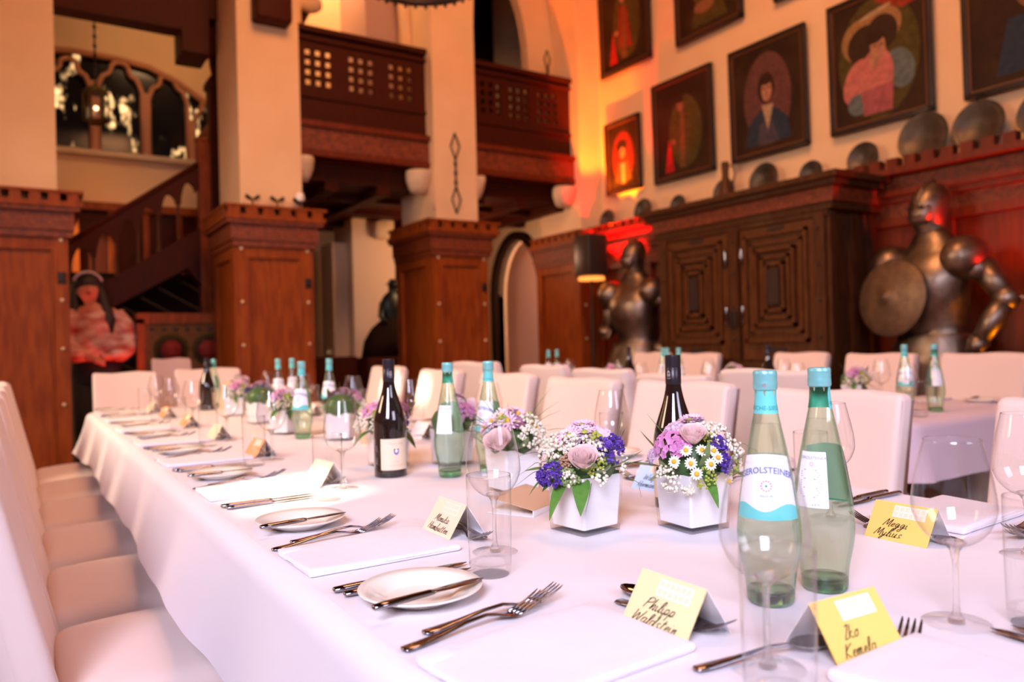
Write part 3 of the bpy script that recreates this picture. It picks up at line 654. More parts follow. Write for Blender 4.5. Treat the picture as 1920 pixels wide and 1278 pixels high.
# portraits: canvas, dark frame, painted figure laid on as thin paint
def ell(b, cy, cz, ry, rz, x, n=22, tilt=0.0):
    b.poly([(x, cy+ry*cos(a)*cos(tilt)-rz*sin(a)*sin(tilt), cz+rz*sin(a)*cos(tilt)+ry*cos(a)*sin(tilt)) for a in [2*pi*i/n for i in range(n)]])
def portrait(y0, y1, z0, z1, art, label, group='oil portraits on the long wall', lean=0.05):
    yc, zc = (y0+y1)/2, (z0+z1)/2; W, H = (y1-y0)/2, (z1-z0)/2
    t = empty('portrait_painting', (XW-0.045, yc, zc), label=label, cat='painting', group=group)
    t.rotation_euler = (0, -lean*0.35, 0)
    b = MB(); fw = 0.035
    for (a, c, d, e) in ((-W,W,H-fw,H),(-W,W,-H,-H+fw),(-W,-W+fw,-H,H),(W-fw,W,-H,H)): b.rbox(-0.03, 0.012, a, c, d, e, 0.006, 2)
    b.build('picture_frame', M['frame'], t)
    b = MB(); g = 0.014
    for (a, c, d, e) in ((-W+fw,W-fw,H-fw-g,H-fw),(-W+fw,W-fw,-H+fw,-H+fw+g),(-W+fw,-W+fw+g,-H+fw,H-fw),(W-fw-g,W-fw,-H+fw,H-fw)): b.box(-0.018, 0.0, a, c, d, e)
    b.build('gilt_slip', M['gilt'], t)
    mats = [M['canvas']]; b = MB(); b.box(-0.008, 0.008, -W+fw, W-fw, -H+fw, H-fw)
    x = -0.0085
    for (mn, kind, args) in art:
        x -= 0.0006; mats.append(M[mn]); b.mi = len(mats)-1
        if kind == 'e': ell(b, args[0]*W, args[1]*H, args[2]*W, args[3]*H, x, tilt=args[4] if len(args) > 4 else 0)
        else: b.poly([(x, p[0]*W, p[1]*H) for p in args])
    b.build('canvas', mats, t, weld=False, normals=False)
    return t
# +y in the picture plane is towards the far end, i.e. image left, so art is written with u = +left
gent = lambda coat, hair, bg=None: ([('halo','e',(0,-0.02,0.62,0.80))] if bg is None else bg) + [
    (hair,'e',(0.02,0.16,0.22,0.27)), (coat,'p',[(0.60,-0.78),(0.50,-0.40),(0.20,-0.20),(-0.18,-0.20),(-0.50,-0.42),(-0.58,-0.78)]),
    ('grey_coat','p',[(0.28,-0.80),(0.20,-0.42),(-0.10,-0.42),(-0.30,-0.80)]),
    ('linen','p',[(0.14,-0.12),(0.0,-0.56),(-0.16,-0.14)]), ('face','e',(0.0,0.12,0.135,0.20)), (hair,'e',(0.0,0.30,0.17,0.09)),
    ('brown_hair','e',(0.055,0.15,0.035,0.014)),('brown_hair','e',(-0.06,0.15,0.035,0.014)),('face_dark','e',(0.0,0.03,0.045,0.013)),('face_dark','e',(-0.005,0.09,0.016,0.045))]
full = lambda a, c, face='face_dark': [('olive','e',(-0.1,-0.1,0.55,0.7)), (a,'p',[(0.62,-0.82),(0.45,-0.15),(0.30,-0.82)]), (c,'p',[(0.18,0.25),(0.25,-0.55),(-0.30,-0.62),(-0.12,0.2)]), ('ochre','p',[(0.02,0.3),(0.12,-0.78),(-0.08,-0.78),(-0.06,0.3)]), (face,'e',(0.04,0.42,0.11,0.13)), ('brown_hair','e',(0.05,0.53,0.13,0.06)),(face,'e',(0.3,-0.25,0.06,0.05))]
portrait(4.80, 5.57, 2.62, 3.58, full('red_coat','olive'), 'dark portrait of a standing figure with a red cloth, above the small round pewter plates')
portrait(3.825, 4.60, 2.62, 3.58, gent('navy','brown_hair'), 'portrait of a dark haired gentleman in a blue coat and white collar')
lady = [('olive','e',(0,0,0.80,0.90)), ('feather','p',[(0.10,0.98),(-0.20,0.96),(-0.75,0.72),(-0.78,0.62),(-0.5,0.58),(0.0,0.80)]),
  ('straw','e',(0.22,0.30,0.50,0.34,0.25)), ('straw','e',(-0.12,0.42,0.36,0.28,-0.3)), ('hat','e',(0.20,0.22,0.40,0.30,0.25)), ('hat','e',(-0.10,0.34,0.30,0.26,-0.3)),
  ('linen','e',(0.02,0.66,0.32,0.035,-0.2)), ('pink','e',(0.42,-0.28,0.26,0.34,0.4)), ('blue_sleeve','e',(-0.42,-0.26,0.27,0.30,-0.3)), ('blue_sleeve','e',(0.42,-0.62,0.2,0.16)),
  ('pink','e',(0.02,-0.25,0.33,0.38)), ('rose_bodice','p',[(0.34,-0.45),(-0.30,-0.42),(-0.26,-0.82),(0.30,-0.82)]), ('face','e',(0.06,-0.02,0.10,0.14)), ('face','e',(-0.02,0.14,0.15,0.19,-0.1)), ('brown_hair','e',(0.05,0.30,0.20,0.10)),
  ('brown_hair','e',(0.03,0.16,0.03,0.012)),('brown_hair','e',(-0.09,0.16,0.03,0.012)),('pink','e',(-0.04,0.05,0.035,0.014)),('face_dark','e',(-0.05,0.11,0.015,0.035))]
portrait(2.84, 3.625, 2.62, 3.60, lady, 'portrait of a lady in a wide feathered hat and pink dress')
portrait(1.85, 2.64, 2.62, 3.60, [('brown_hair','e',(0,0,0.7,0.8)), ('navy','p',[(0.5,-0.8),(0.3,-0.1),(-0.3,-0.1),(-0.6,-0.8)]), ('face_dark','e',(0,0.2,0.18,0.22)), ('face','e',(-0.30,-0.42,0.10,0.16,0.3))], 'very dark portrait with one pale hand, hanging past the lady in the feathered hat')
portrait(5.76, 6.30, 2.64, 3.39, [('red_dim','e',(0,-0.05,0.62,0.72)), ('ochre','p',[(0.5,-0.7),(0.3,-0.15),(-0.3,-0.15),(-0.5,-0.7)]), ('brown_hair','e',(0.05,0.28,0.30,0.16)), ('face','e',(0.02,0.08,0.16,0.16)), ('linen','p',[(0.12,-0.2),(0.1,-0.75),(-0.1,-0.75),(-0.1,-0.2)])], 'smallest portrait, glowing red beside the corner of the hall')
portrait(5.58, 6.35, 3.89, 4.95, full('red_coat','red_dim','face'), 'tall red lit portrait hanging above the smallest portrait')
portrait(4.445, 5.235, 3.86, 4.80, [('ochre','e',(0,-0.2,0.4,0.3)), ('olive','p',[(0.5,-0.8),(0.3,-0.1),(-0.3,-0.1),(-0.6,-0.8)]), ('face_dark','e',(0.1,-0.45,0.3,0.12))], 'dark portrait above, cut by the picture edge, over the standing figure with red cloth')
portrait(3.35, 4.12, 3.845, 4.80, gent('olive','brown_hair', []), 'dark portrait high above the gentleman in blue, only its lower corner showing')
portrait(2.2, 3.05, 3.90, 4.85, gent('navy','brown_hair', []), 'dark portrait high above the lady in the feathered hat') if False else None

# pewter plates standing on the cornice ledge
def pewter(y, r, label, z=2.262, x=5.22):
    t = empty('pewter_plate', (x, y, z), label=label, cat='plate', group='pewter plates along the wall ledge')
    b = MB(); b.lathe([(0,0.006),(r*0.55,0.006),(r*0.62,0.018),(r*0.96,0.024),(r,0.028),(r,0.022),(r*0.96,0.018),(r*0.63,0.010),(r*0.56,0),(0,0)], 36)
    b.lathe([(r*0.80,0.0235),(r*0.82,0.027),(r*0.84,0.0245)], 36)
    b.xf(Matrix.Translation((0,0,r)) @ Matrix.Rotation(radians(-83), 4, 'Y')); b.build('dish', M['pewter'], t)
    return t
for y, r, lab in ((6.25,0.115,'small pewter plate leaning above the red lit cornice, nearest the hall corner'), (5.70,0.125,'pewter plate with a red glint on its rim, below the small portraits'),
    (5.22,0.10,'small pewter plate half hidden behind the end of the oak cabinet'), (4.66,0.12,'pewter plate behind the brown flask on the ledge'), (4.23,0.145,'dark rimmed pewter plate under the gentleman in blue'),
    (3.78,0.105,'low pewter plate half hidden behind the near top corner of the oak cabinet'), (3.34,0.125,'round pewter plate below the edge between gentleman and lady portraits'), (2.895,0.175,'large deep pewter dish below the lady in the feathered hat'),
    (2.535,0.165,'large dark pewter plate in a wire hanger below the darkest portrait'), (2.16,0.15,'pewter plate cut by the picture edge at the end of the ledge')):
    hi = 2.20 if False else 2.262
    o = pewter(y, r, lab, hi)
    if r == 0.165:
        b = MB(); b.tube([(0,0,2*r-0.02),(-0.01,0.02,2*r+0.05),(0,-0.03,2*r+0.03)], 0.006, 6); b.tube([(-0.03,r*0.8,0.02),(-0.035,r*0.95,0.0)], 0.006, 6); b.build('wire_hanger', M['iron'], o)
t = empty('brown_flask', (5.10, 4.55, 2.255), label='tall brown flask with a looped handle standing on the ledge', cat='flask')
b = MB(); b.lathe([(0,0),(0.045,0),(0.06,0.05),(0.055,0.12),(0.035,0.18),(0.028,0.25),(0.034,0.34),(0.03,0.36),(0,0.36)], 18); b.build('flask_body', M['kraft'] if False else M['oak_trim'], t)
b = MB(); b.tube([(0,-0.035,0.32),(0,-0.09,0.31),(0,-0.11,0.24),(0,-0.08,0.16),(0,-0.05,0.12)], 0.008, 8); b.build('handle', M['pewter'], t)

# suits of armour
def knight(loc, rz, label, shield=True):
    t = empty('suit_of_armour', loc, rz, label, 'armour', 'suits of armour by the long wall')
    A = M['armour']
    MB().rbox(-0.28, 0.28, -0.32, 0.32, 0, 0.24, 0.015).build('plinth', M['wood_dark'], t)
    def P(name, b, m=A): return b.build(name, m, t, weld=True)
    b = MB(); b.stack([(0,0,0.98,0.17,0.24),(0.0,0,1.08,0.15,0.205),(0.0,0,1.15,0.14,0.19),(0.03,0,1.27,0.18,0.225),(0.045,0,1.40,0.205,0.25),(0.03,0,1.50,0.195,0.26),(0.01,0,1.60,0.15,0.22),(0,0,1.67,0.11,0.16),(0,0,1.73,0.10,0.12),(0,0,1.76,0.09,0.10)], 32); P('cuirass', b)
    b = MB(); r = []
    for k in range(9):
        z = 1.10-k*0.042; q = 0.19+k*0.015
        r += [(0,0,z,q,q+0.035),(0,0,z-0.034,q+0.014,q+0.05)]
    b.stack(r, 32, True, False); P('skirt_plates', b)
    # helmet
    b = MB(); b.stack([(0.0,0,1.70,0.10,0.11),(0.01,0,1.76,0.085,0.09),(0.02,0,1.80,0.10,0.095),(0.03,0,1.87,0.125,0.105),(0.015,0,1.94,0.13,0.11),(0,0,2.00,0.11,0.10),(-0.01,0,2.05,0.07,0.06),(-0.01,0,2.07,0.02,0.015)], 28); 
    m_ = b.mark(); b.stack([(0.12,0,1.79,0.01,0.05),(0.10,0,1.83,0.075,0.075),(0.09,0,1.89,0.075,0.085),(0.08,0,1.93,0.05,0.08)], 20); b.fn(lambda p: p, m_)
    h = P('helmet', b)
    for s in (-1, 1): MB().stack([(0.150,s*0.04,1.895,0.02,0.022),(0.155,s*0.04,1.905,0.02,0.018)], 10).build('eye_hole', M['iron'], h)
    b = MB(); b.box(0.10, 0.185, -0.045, 0.045, 1.835, 1.842); b.build('visor_slit', M['iron'], h, weld=False)
    b = MB(); b.tube([(-0.10,0,1.98),(-0.02,0,2.085),(0.08,0,2.03),(0.13,0,1.95)], 0.012, 8); b.build('helmet_comb', A, h)
    for s in (-1, 1):
        b = MB(); b.ball((0.05, s*0.25, 1.56), 0.15, 20, 14, (1.05, 0.85, 0.9)); b.stack([(0.02,s*0.31,1.42,0.08,0.075),(0.02,s*0.31,1.48,0.095,0.085),(0.02,s*0.29,1.55,0.10,0.09)], 18); P('pauldron', b)
        if s > 0:    # bent arm, hand on the hip
            sh, el, wr = (0.0,0.33,1.50), (-0.02,0.45,1.30), (0.10,0.37,1.06); hd = (0.13,0.34,0.98)
        else:        # arm behind the shield
            sh, el, wr = (0.0,-0.28,1.52), (0.02,-0.34,1.22), (0.18,-0.24,1.20); hd = (0.22,-0.18,1.2)
        b = MB(); mid = tuple((x+y)/2 for x, y in zip(sh, el)); b.tube([sh, mid, el], [0.075,0.072,0.062], 16); P('upper_arm', b)
        b = MB(); b.ball(el, 0.078, 16, 12); b.stack([(el[0]-0.03,el[1]+s*0.02,el[2]-0.01,0.03,0.08),(el[0]-0.03,el[1]+s*0.02,el[2]+0.01,0.03,0.08)], 12); P('elbow_cop', b)
        b = MB(); mid = tuple((x+y)/2 for x, y in zip(el, wr)); b.tube([el, mid, wr], [0.062,0.066,0.048], 16); P('forearm', b)
        b = MB(); b.tube([wr, tuple((x+y)/2 for x, y in zip(wr, hd)), hd], [0.062,0.05,0.045], 14); g = P('gauntlet', b)
        d = (Vector(hd)-Vector(wr)).normalized(); sd = d.cross(Vector((1,0,0.3))).normalized()
        for k in range(4):
            o_ = Vector(hd)+sd*(0.03-0.02*k); b = MB(); b.tube([o_, o_+d*0.04+Vector((-0.0,0,-0.01)), o_+d*(0.065-abs(k-1.4)*0.006)+Vector((0,-s*0.02,-0.03))], [0.012,0.011,0.009], 8); b.build('finger', A, g)
        o_ = Vector(wr)+sd*0.045; b = MB(); b.tube([o_, o_+d*0.03+sd*0.02, o_+d*0.06+sd*0.015], [0.013,0.012,0.009], 8); b.build('thumb', A, g)
        b = MB(); b.tube([(0,s*0.10,1.02),(0.02,s*0.115,0.86),(0.01,s*0.12,0.74)], [0.10,0.085,0.065], 18); b.ball((0.03,s*0.12,0.73), 0.07, 14, 10); b.tube([(0.0,s*0.12,0.70),(-0.02,s*0.12,0.54),(-0.02,s*0.12,0.34)], [0.06,0.065,0.045], 18); P('leg_armour', b)
        b = MB(); b.stack([(0.03,s*0.12,0.24,0.13,0.05),(0.03,s*0.12,0.27,0.13,0.052),(0.0,s*0.12,0.32,0.07,0.045),(-0.02,s*0.12,0.36,0.05,0.045)], 18); P('sabaton', b)
    if shield:
        b = MB(); b.lathe([(0,0.075),(0.02,0.07),(0.025,0.055),(0.10,0.045),(0.18,0.026),(0.243,0.0),(0.25,-0.004),(0.243,-0.01),(0.15,0.01),(0,0.03)], 44)
        b.xf(Matrix.Translation((0.27, -0.10, 1.335)) @ Matrix.Rotation(radians(84), 4, 'Y')); s_ = b.build('round_shield', M['shield'], t)
        tag(s_, 'large round brown shield')
    return t
# local +x is the front; rotated to face the hall
knight((4.93, 2.70, 0), pi-0.15, 'suit of armour holding a big round shield, one arm bent at the hip')
knight((4.90, 5.50, 0), pi+0.15, 'suit of armour without shield in the red lit corner behind the oak cabinet', shield=False)

# floor lamp with dark shade
t = empty('floor_lamp', (4.66, 5.86, 0), label='floor lamp with a dark square shade glowing orange underneath', cat='lamp')
MB().lathe([(0,0),(0.14,0),(0.14,0.02),(0.03,0.035),(0,0.035)], 24).build('lamp_base', M['iron'], t)
MB().tube([(0,0,0.03),(0,0,1.78)], 0.012, 10).build('pole', M['iron'], t)
b = MB(); b.rbox(-0.115, 0.115, -0.115, 0.115, 1.745, 2.14, 0.01, 2); b.build('lamp_shade', M['oak_dark'], t)
MB().lathe([(0,1.70),(0.13,1.705),(0.125,1.735),(0,1.74)], 24).build('glowing_rim', mat('lamp_glow', (0.8,0.25,0.06), emit=(1.0,0.30,0.05), estr=1.1), t)

# bronze figure of a rider hat man on a dark mound
t = empty('bronze_statue', (3.42, 8.0, 0), label='dark bronze figure with a hat and wide shoulders before the pale aisle pillar', cat='statue')
MB().rbox(-0.3, 0.3, -0.22, 0.22, 0, 1.0, 0.02).build('pedestal', M['wood_dark'], t)
b = MB(); b.stack([(-0.02,0,1.0,0.26,0.18),(-0.01,0,1.18,0.235,0.16),(0.02,0,1.32,0.18,0.12),(0.06,0,1.42,0.10,0.08),(0.08,0,1.46,0.03,0.03)], 20); b.build('mound', M['wood_black'], t)
b = MB(); b.stack([(0.09,0,1.05,0.10,0.09),(0.09,0,1.25,0.075,0.07),(0.09,0,1.42,0.085,0.07),(0.09,0,1.52,0.13,0.08),(0.09,0,1.60,0.145,0.08),(0.09,0,1.68,0.10,0.06),(0.10,0,1.74,0.04,0.04),(0.10,0,1.76,0.05,0.05),(0.10,0,1.80,0.045,0.048),(0.10,0,1.815,0.085,0.075),(0.10,0,1.83,0.05,0.05),(0.10,0,1.87,0.03,0.03)], 18)
b.tube([(0.20,0,1.60),(0.24,-0.05,1.42),(0.18,-0.10,1.32)], [0.04,0.03,0.025], 10); b.tube([(-0.02,0,1.60),(-0.07,-0.05,1.45),(-0.01,-0.1,1.36)], [0.04,0.03,0.025], 10)
b.build('figure', M['bronze'], t)

# black iron ring of the chandelier at the top edge
t = empty('chandelier', (2.36, 4.75, 3.63), label='black iron ring chandelier, only its lower rim in the picture', cat='chandelier')
b = MB(); n = 48
b.lathe([(0.42,0.0),(0.44,0.0),(0.44,0.05),(0.42,0.05),(0.42,0.0)], n); b.build('ring', M['iron'], t)
for i in range(36): a = 2*pi*i/36; MB().ball((0.43*cos(a),0.43*sin(a),-0.012), 0.014, 6, 5).build('bead', M['iron'], t)
for i in range(4): a = 2*pi*i/4+0.3; MB().tube([(0.43*cos(a),0.43*sin(a),0.05),(0,0,1.2)], 0.007, 6).build('chain', M['iron'], t)

# woman standing beside the first pillar
t = empty('person', (0.535, 7.38, 0), label='person in a red patterned blouse with long dark hair, standing by the pillar', cat='person'); t.scale = (1.03, 1.03, 1.03)
def skin_body(name, verts, edges, radii, m, parent, root=0, sub=2):
    me = bpy.data.meshes.new(name); me.from_pydata(verts, edges, []); o = bpy.data.objects.new(name, me); COL.objects.link(o); o.parent = parent
    sk = o.modifiers.new('skin', 'SKIN'); sk.use_smooth_shade = True
    for i, r in enumerate(radii):
        v = me.skin_vertices[0].data[i]; v.radius = (r if hasattr(r, '__len__') else (r, r)); v.use_root = (i == root)
    su = o.modifiers.new('sub', 'SUBSURF'); su.levels = sub; su.render_levels = sub; me.materials.append(m); return o
hx = -0.055
V = [(0,0,0.95),(0,0,1.12),(0,0,1.30),(-0.005,0,1.42),(-0.03,0,1.49),(hx,-0.025,1.585),(hx,-0.022,1.645),
     (0.15,0,1.40),(0.19,-0.02,1.15),(0.08,-0.19,1.05),(0.0,-0.22,1.06),
     (-0.16,0,1.40),(-0.20,-0.02,1.15),(-0.08,-0.19,1.05),(-0.01,-0.23,1.03),
     (0.09,0,0.88),(0.10,-0.01,0.48),(0.10,0,0.08),(0.10,-0.12,0.04),(-0.09,0,0.88),(-0.10,-0.01,0.48),(-0.10,0,0.08),(-0.10,-0.12,0.04)]
Ed = [(0,1),(1,2),(2,3),(3,4),(4,5),(5,6),(3,7),(7,8),(8,9),(9,10),(3,11),(11,12),(12,13),(13,14),(0,15),(15,16),(16,17),(17,18),(0,19),(19,20),(20,21),(21,22)]
R = [0.14,0.12,0.13,0.10,0.042,0.083,0.084,0.052,0.042,0.03,0.022,0.052,0.042,0.03,0.022,0.085,0.06,0.042,0.035,0.085,0.06,0.042,0.035]
skin_body('body', V, Ed, R, M['skin'], t)
b = MB(); b.stack([(hx,-0.095,1.592,0.013,0.014),(hx,-0.105,1.60,0.011,0.014),(hx,-0.095,1.635,0.006,0.01)], 8); b.build('nose', M['skin'], t)
b = MB(); b.ball((hx,-0.095,1.568), 0.018, 10, 6, (1.2,0.4,0.4)); b.build('mouth', M['red_coat'], t)
for s in (-1, 1): MB().ball((hx+s*0.030,-0.095,1.640), 0.011, 8, 6, (1.2,0.5,0.6)).build('eye', M['ink'], t)
b = MB(); b.stack([(0.0,0,1.02,0.185,0.135),(0.0,0,1.06,0.21,0.15),(0,0,1.20,0.185,0.14),(0,0,1.33,0.19,0.135),(0,0,1.41,0.155,0.11),(-0.02,0,1.46,0.07,0.07)], 26)
for s in (-1, 1): b.tube([(s*0.13,0,1.41),(s*0.215,-0.01,1.28),(s*0.235,-0.03,1.14),(s*0.15,-0.14,1.08),(s*0.09,-0.185,1.06)], [0.075,0.085,0.085,0.075,0.04], 16)
b.build('blouse', M['blouse'], t)
b = MB(); b.stack([(0,0,1.04,0.17,0.125),(0,0,0.93,0.185,0.14),(0,0,0.84,0.18,0.13)], 20, True, False)
for s in (-1, 1): b.tube([(s*0.085,0,0.90),(s*0.10,-0.01,0.48),(s*0.10,0,0.10)], [0.10,0.075,0.065], 14)
b.build('trousers', M['trousers'], t)
b = MB(); b.ball((hx, 0.028, 1.645), 0.103, 18, 14, (0.98, 0.92, 1.0))
b.tube([(hx+0.06,0.02,1.68),(hx+0.10,0.0,1.56),(hx+0.12,-0.03,1.44),(hx+0.14,-0.08,1.34),(hx+0.15,-0.10,1.24)], [0.04,0.045,0.055,0.055,0.02], 14)
b.tube([(hx-0.06,0.02,1.68),(hx-0.095,0.01,1.56),(hx-0.10,-0.02,1.44),(hx-0.09,-0.05,1.36)], [0.035,0.035,0.035,0.015], 12)
b.build('hair', M['hair'], t)
b = MB(); b.tube([(hx+0.104*cos(a),-0.015,1.650+0.098*sin(a)) for a in frange(0.25, pi-0.25, 14)], 0.010, 8); b.build('hairband', M['headband'], t)
for s in (-1, 1):
    for k in range(4): o_ = Vector((s*0.012+(k-1.5)*0.017, -0.235, 1.05-0.008*k)); MB().tube([o_, o_+Vector((-s*0.012,-0.02,-0.02)), o_+Vector((-s*0.022,-0.012,-0.045))], [0.009,0.0085,0.007], 6).build('finger', M['skin'], t)
# ================================================================ tables, cloths, chairs
TZ = 0.765
def table(name, x0, x1, y0, y1, label):
    t = empty(name, ((x0+x1)/2, (y0+y1)/2, 0), label=label, cat='table')
    W, H = (x1-x0)/2-0.03, (y1-y0)/2-0.03
    MB().rbox(-W, W, -H, H, 0.715, 0.745, 0.005).build('tabletop', M['oak'], t)
    n = 3 if H > 1.5 else 2
    for s in (-1, 1):
        for k in range(n):
            y = -H+0.12+k*(2*H-0.24)/(n-1); b = MB().tube([(s*(W-0.27), y, 0), (s*(W-0.27), y, 0.715)], [0.02, 0.03], 10); b.build('leg', M['oak'], t)
    return t
def cloth(x0, x1, y0, y1, z, drop, m, label, seed=1):
    rnd = random.Random(seed); r = 0.036; hem = []
    per = []; step = 0.03; cr = 0.07      # outline with rounded corners
    def corner(cx, cy, a0): return [(cx+cr*cos(a0+pi/2*i/5), cy+cr*sin(a0+pi/2*i/5), cos(a0+pi/2*i/5), sin(a0+pi/2*i/5)) for i in range(6)]
    X0, X1, Y0, Y1 = x0+cr, x1-cr, y0+cr, y1-cr
    def seg(a, c, nx, ny):
        n = max(2, int(sqrt((c[0]-a[0])**2+(c[1]-a[1])**2)/step)); return [(a[0]+(c[0]-a[0])*i/n, a[1]+(c[1]-a[1])*i/n, nx, ny) for i in range(1, n)]
    per += corner(X1, Y1, 0); per += seg((X1, y1), (X0, y1), 0, 1); per += corner(X0, Y1, pi/2); per += seg((x0, Y1), (x0, Y0), -1, 0)
    per += corner(X0, Y0, pi); per += seg((X0, y0), (X1, y0), 0, -1); per += corner(X1, Y0, 3*pi/2); per += seg((x1, Y0), (x1, Y1), 1, 0)
    N = len(per); ph = [rnd.uniform(0, 6.28) for _ in range(6)]
    s = [0.0]
    for i in range(1, N): s.append(s[-1]+sqrt((per[i][0]-per[i-1][0])**2+(per[i][1]-per[i-1][1])**2))
    def wave(q): return 0.6*sin(q*4.3+ph[0])+0.3*sin(q*11+ph[1])+0.35*sin(q*2.1+ph[2])+0.08*sin(q*27+ph[3])
    rings = []
    for k in range(5):
        a = pi/2*k/4; rings.append((r*sin(a)-r, -r*(1-cos(a)), 0.0))
    for k in range(1, 11): rings.append((0.0, -r-(drop-r)*k/10, k/10))
    vs = []
    for off, dz, q in rings:
        for i, (x, y, nx, ny) in enumerate(per):
            corner_ = abs(nx*ny) > 0.02; e = 0.10*q*q*drop if corner_ else 0
            d = off + q*0.014 + (0.013*wave(s[i])*q**1.2) + e + 0.03*q
            vs.append((x+nx*d, y+ny*d, z+dz*(1+(0.15*max(0, min(1, (y-4.2)/0.8)) if x < x0+0.1 else 0))))
    fs = [(k*N+i, k*N+(i+1)%N, (k+1)*N+(i+1)%N, (k+1)*N+i) for k in range(len(rings)-1) for i in range(N)]
    b = MB().add(vs, fs, True); b.add(vs[:N], [tuple(range(N))], False)
    return tag(b.build('tablecloth', m), label, 'tablecloth', 'tablecloths')
table('banquet_table', 0.30, 1.57, 0.10, 5.15, 'long banquet table under the white cloth, set for many guests')
cloth(0.30, 1.57, 0.10, 5.15, TZ, 0.20, M['cloth'], 'long white tablecloth with the flower cubes down its middle')
table('banquet_table', 2.79, 4.00, 1.62, 5.2, 'second banquet table parallel to the long wall')
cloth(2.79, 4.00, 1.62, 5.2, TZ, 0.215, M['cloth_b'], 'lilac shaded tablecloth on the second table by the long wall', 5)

def chair_proto():
    t = empty('covered_chair', (0,0,0), cat='chair')
    b = MB(); b.rbox(-0.20, 0.235, -0.225, 0.225, 0.39, 0.478, 0.04, 4, 5)
    b.fn(lambda p: (p.x, p.y*(1+0.05*(p.x+0.2)), p.z+(0.038*(1-(p.x/0.26)**2)*(1-(p.y/0.25)**2) if p.z > 0.45 else 0)))
    b.build('seat_cover', M['cover'], t)
    b = MB(); b.rbox(-0.035, 0.03, -0.232, 0.232, 0.40, 0.95, 0.022, 4, 7)
    b.fn(lambda p: (p.x-0.20-(p.z-0.42)*0.235-0.015*(1-(p.y/0.24)**2), p.y*(1-0.05*(p.z-0.4)), p.z+0.004*sin(p.y*18)))
    b.build('backrest_cover', M['cover'], t)
    P = [(0.235,-0.225),(0.235,0.225),(-0.255,0.225),(-0.255,-0.225)]
    per = []
    for i in range(4):
        a, c = P[i], P[(i+1)%4]
        for k in range(9): per.append((a[0]+(c[0]-a[0])*k/9, a[1]+(c[1]-a[1])*k/9))
    vs = []; N = len(per)
    for k in range(7):
        q = k/6
        for i, (x, y) in enumerate(per):
            g = 1-0.02*(1-q)+0.07*q+0.02*q*sin(i*2.1); vs.append(((x+0.01)*g-0.01, y*g, 0.44-0.39*q))
    b = MB().add(vs, [(k*N+i, k*N+(i+1)%N, (k+1)*N+(i+1)%N, (k+1)*N+i) for k in range(6) for i in range(N)], True)
    b.build('skirt', M['cover'], t)
    # loose cloth hanging from the top of the back to the hem
    rows = []
    for k in range(10):
        q = k/9; z = 0.93-0.80*q; xx = -0.240-max(0,z-0.42)*0.235-0.02*q
        rows.append([(xx+0.06, -0.224, z)]+[(xx-0.012*q*sin(j*1.7), -0.222+0.444*j/12, z) for j in range(13)]+[(xx+0.06, 0.224, z)])
    MB().grid(rows).build('back_drape', M['cover'], t)
    for x in (-0.22, 0.19):
        for y in (-0.19, 0.19): MB().box(x-0.018, x+0.018, y-0.018, y+0.018, 0, 0.41).build('leg', M['oak_dark'], t)
    return t
chair = Proto(chair_proto())
ordw = ['first','second','third','fourth','fifth','sixth','seventh','eighth','ninth']
for k, y in enumerate((1.775, 2.34, 2.92, 3.50, 4.09, 4.68)):
    chair.place((0.24, y, 0), 0.0, ('covered chair with its bare seat beside the hanging cloth, closest to the camera' if k == 0 else 'covered chair, %s from the camera in the row of bare seats' % ordw[k]), 'covered chairs along the near edge of the long table', (1, 1.04, 1.02))
for k, (y, h) in enumerate(((0.70, 0.99), (1.39, 0.99), (1.985, 1.0), (2.57, 1.0), (3.16, 1.01), (3.86, 1.02), (4.60, 1.03))):
    chair.place((1.66 if k else 1.64, y, 0), pi+0.0, ('covered chair behind the wine glasses, cut by the picture edge' if k == 0 else 'covered chair behind the two big water bottles' if k == 1 else 'covered chair with its back to the second table, %s from the camera' % ordw[k]), 'covered chairs on the far side of the long table', (1, 1, h))
for k, (y, h, w_) in enumerate(((1.95, 1.03, 1), (2.46, 1.0, 0.95), (2.95, 1.02, 0.95), (3.44, 1.035, 0.9), (4.2, 1.05, 1.2))):
    chair.place((2.72, y, 0), 0.0, 'covered chair seen from behind at the second table, %s from the camera' % ordw[k], 'covered chairs on the near side of the second table', (1, w_, h))
for k, (y, h) in enumerate(((2.17, 1.04), (2.77, 1.04), (3.34, 1.05), (4.27, 1.05), (4.80, 1.06))):
    chair.place((4.12, y, 0), pi, 'covered chair by the long wall at the second table, %s from the camera' % ordw[k], 'covered chairs on the wall side of the second table', (1, 1.0 if k < 2 else 0.92, h))
chair.place((0.58, 5.42, 0), -pi/2, 'covered chair at the head of the long table, brightly lit by the sun', 'covered chairs at the far end', (1, 0.86, 1.03))
chair.place((1.12, 5.50, 0), -pi/2, 'covered chair at the head of the long table, behind the menu card', 'covered chairs at the far end', (1, 0.98, 1.035))
t_ = chair.place((1.0, 6.3, 0), -pi/2, 'dull pink chair standing between the far chairs and the stairs', 'covered chairs at the far end', (1, 0.64, 1.115))
for c_ in t_.children:
    if c_.name.startswith(('seat','back','skirt')): 
        c_.data = c_.data.copy(); c_.data.materials[0] = M['cover_pink']
# dark handbag / box seen between chairs on the floor
t = empty('black_bag', (2.35, 1.52, 0), label='black box-shaped bag on the floor, seen between the chairs through the wine glass', cat='bag')
MB().rbox(-0.13, 0.13, -0.16, 0.16, 0.0, 0.42, 0.03).build('bag_body', M['iron'], t)
MB().tube([(0,-0.1,0.41),(0,-0.07,0.47),(0,0.07,0.47),(0,0.1,0.41)], 0.01, 8).build('handle', M['iron'], t)

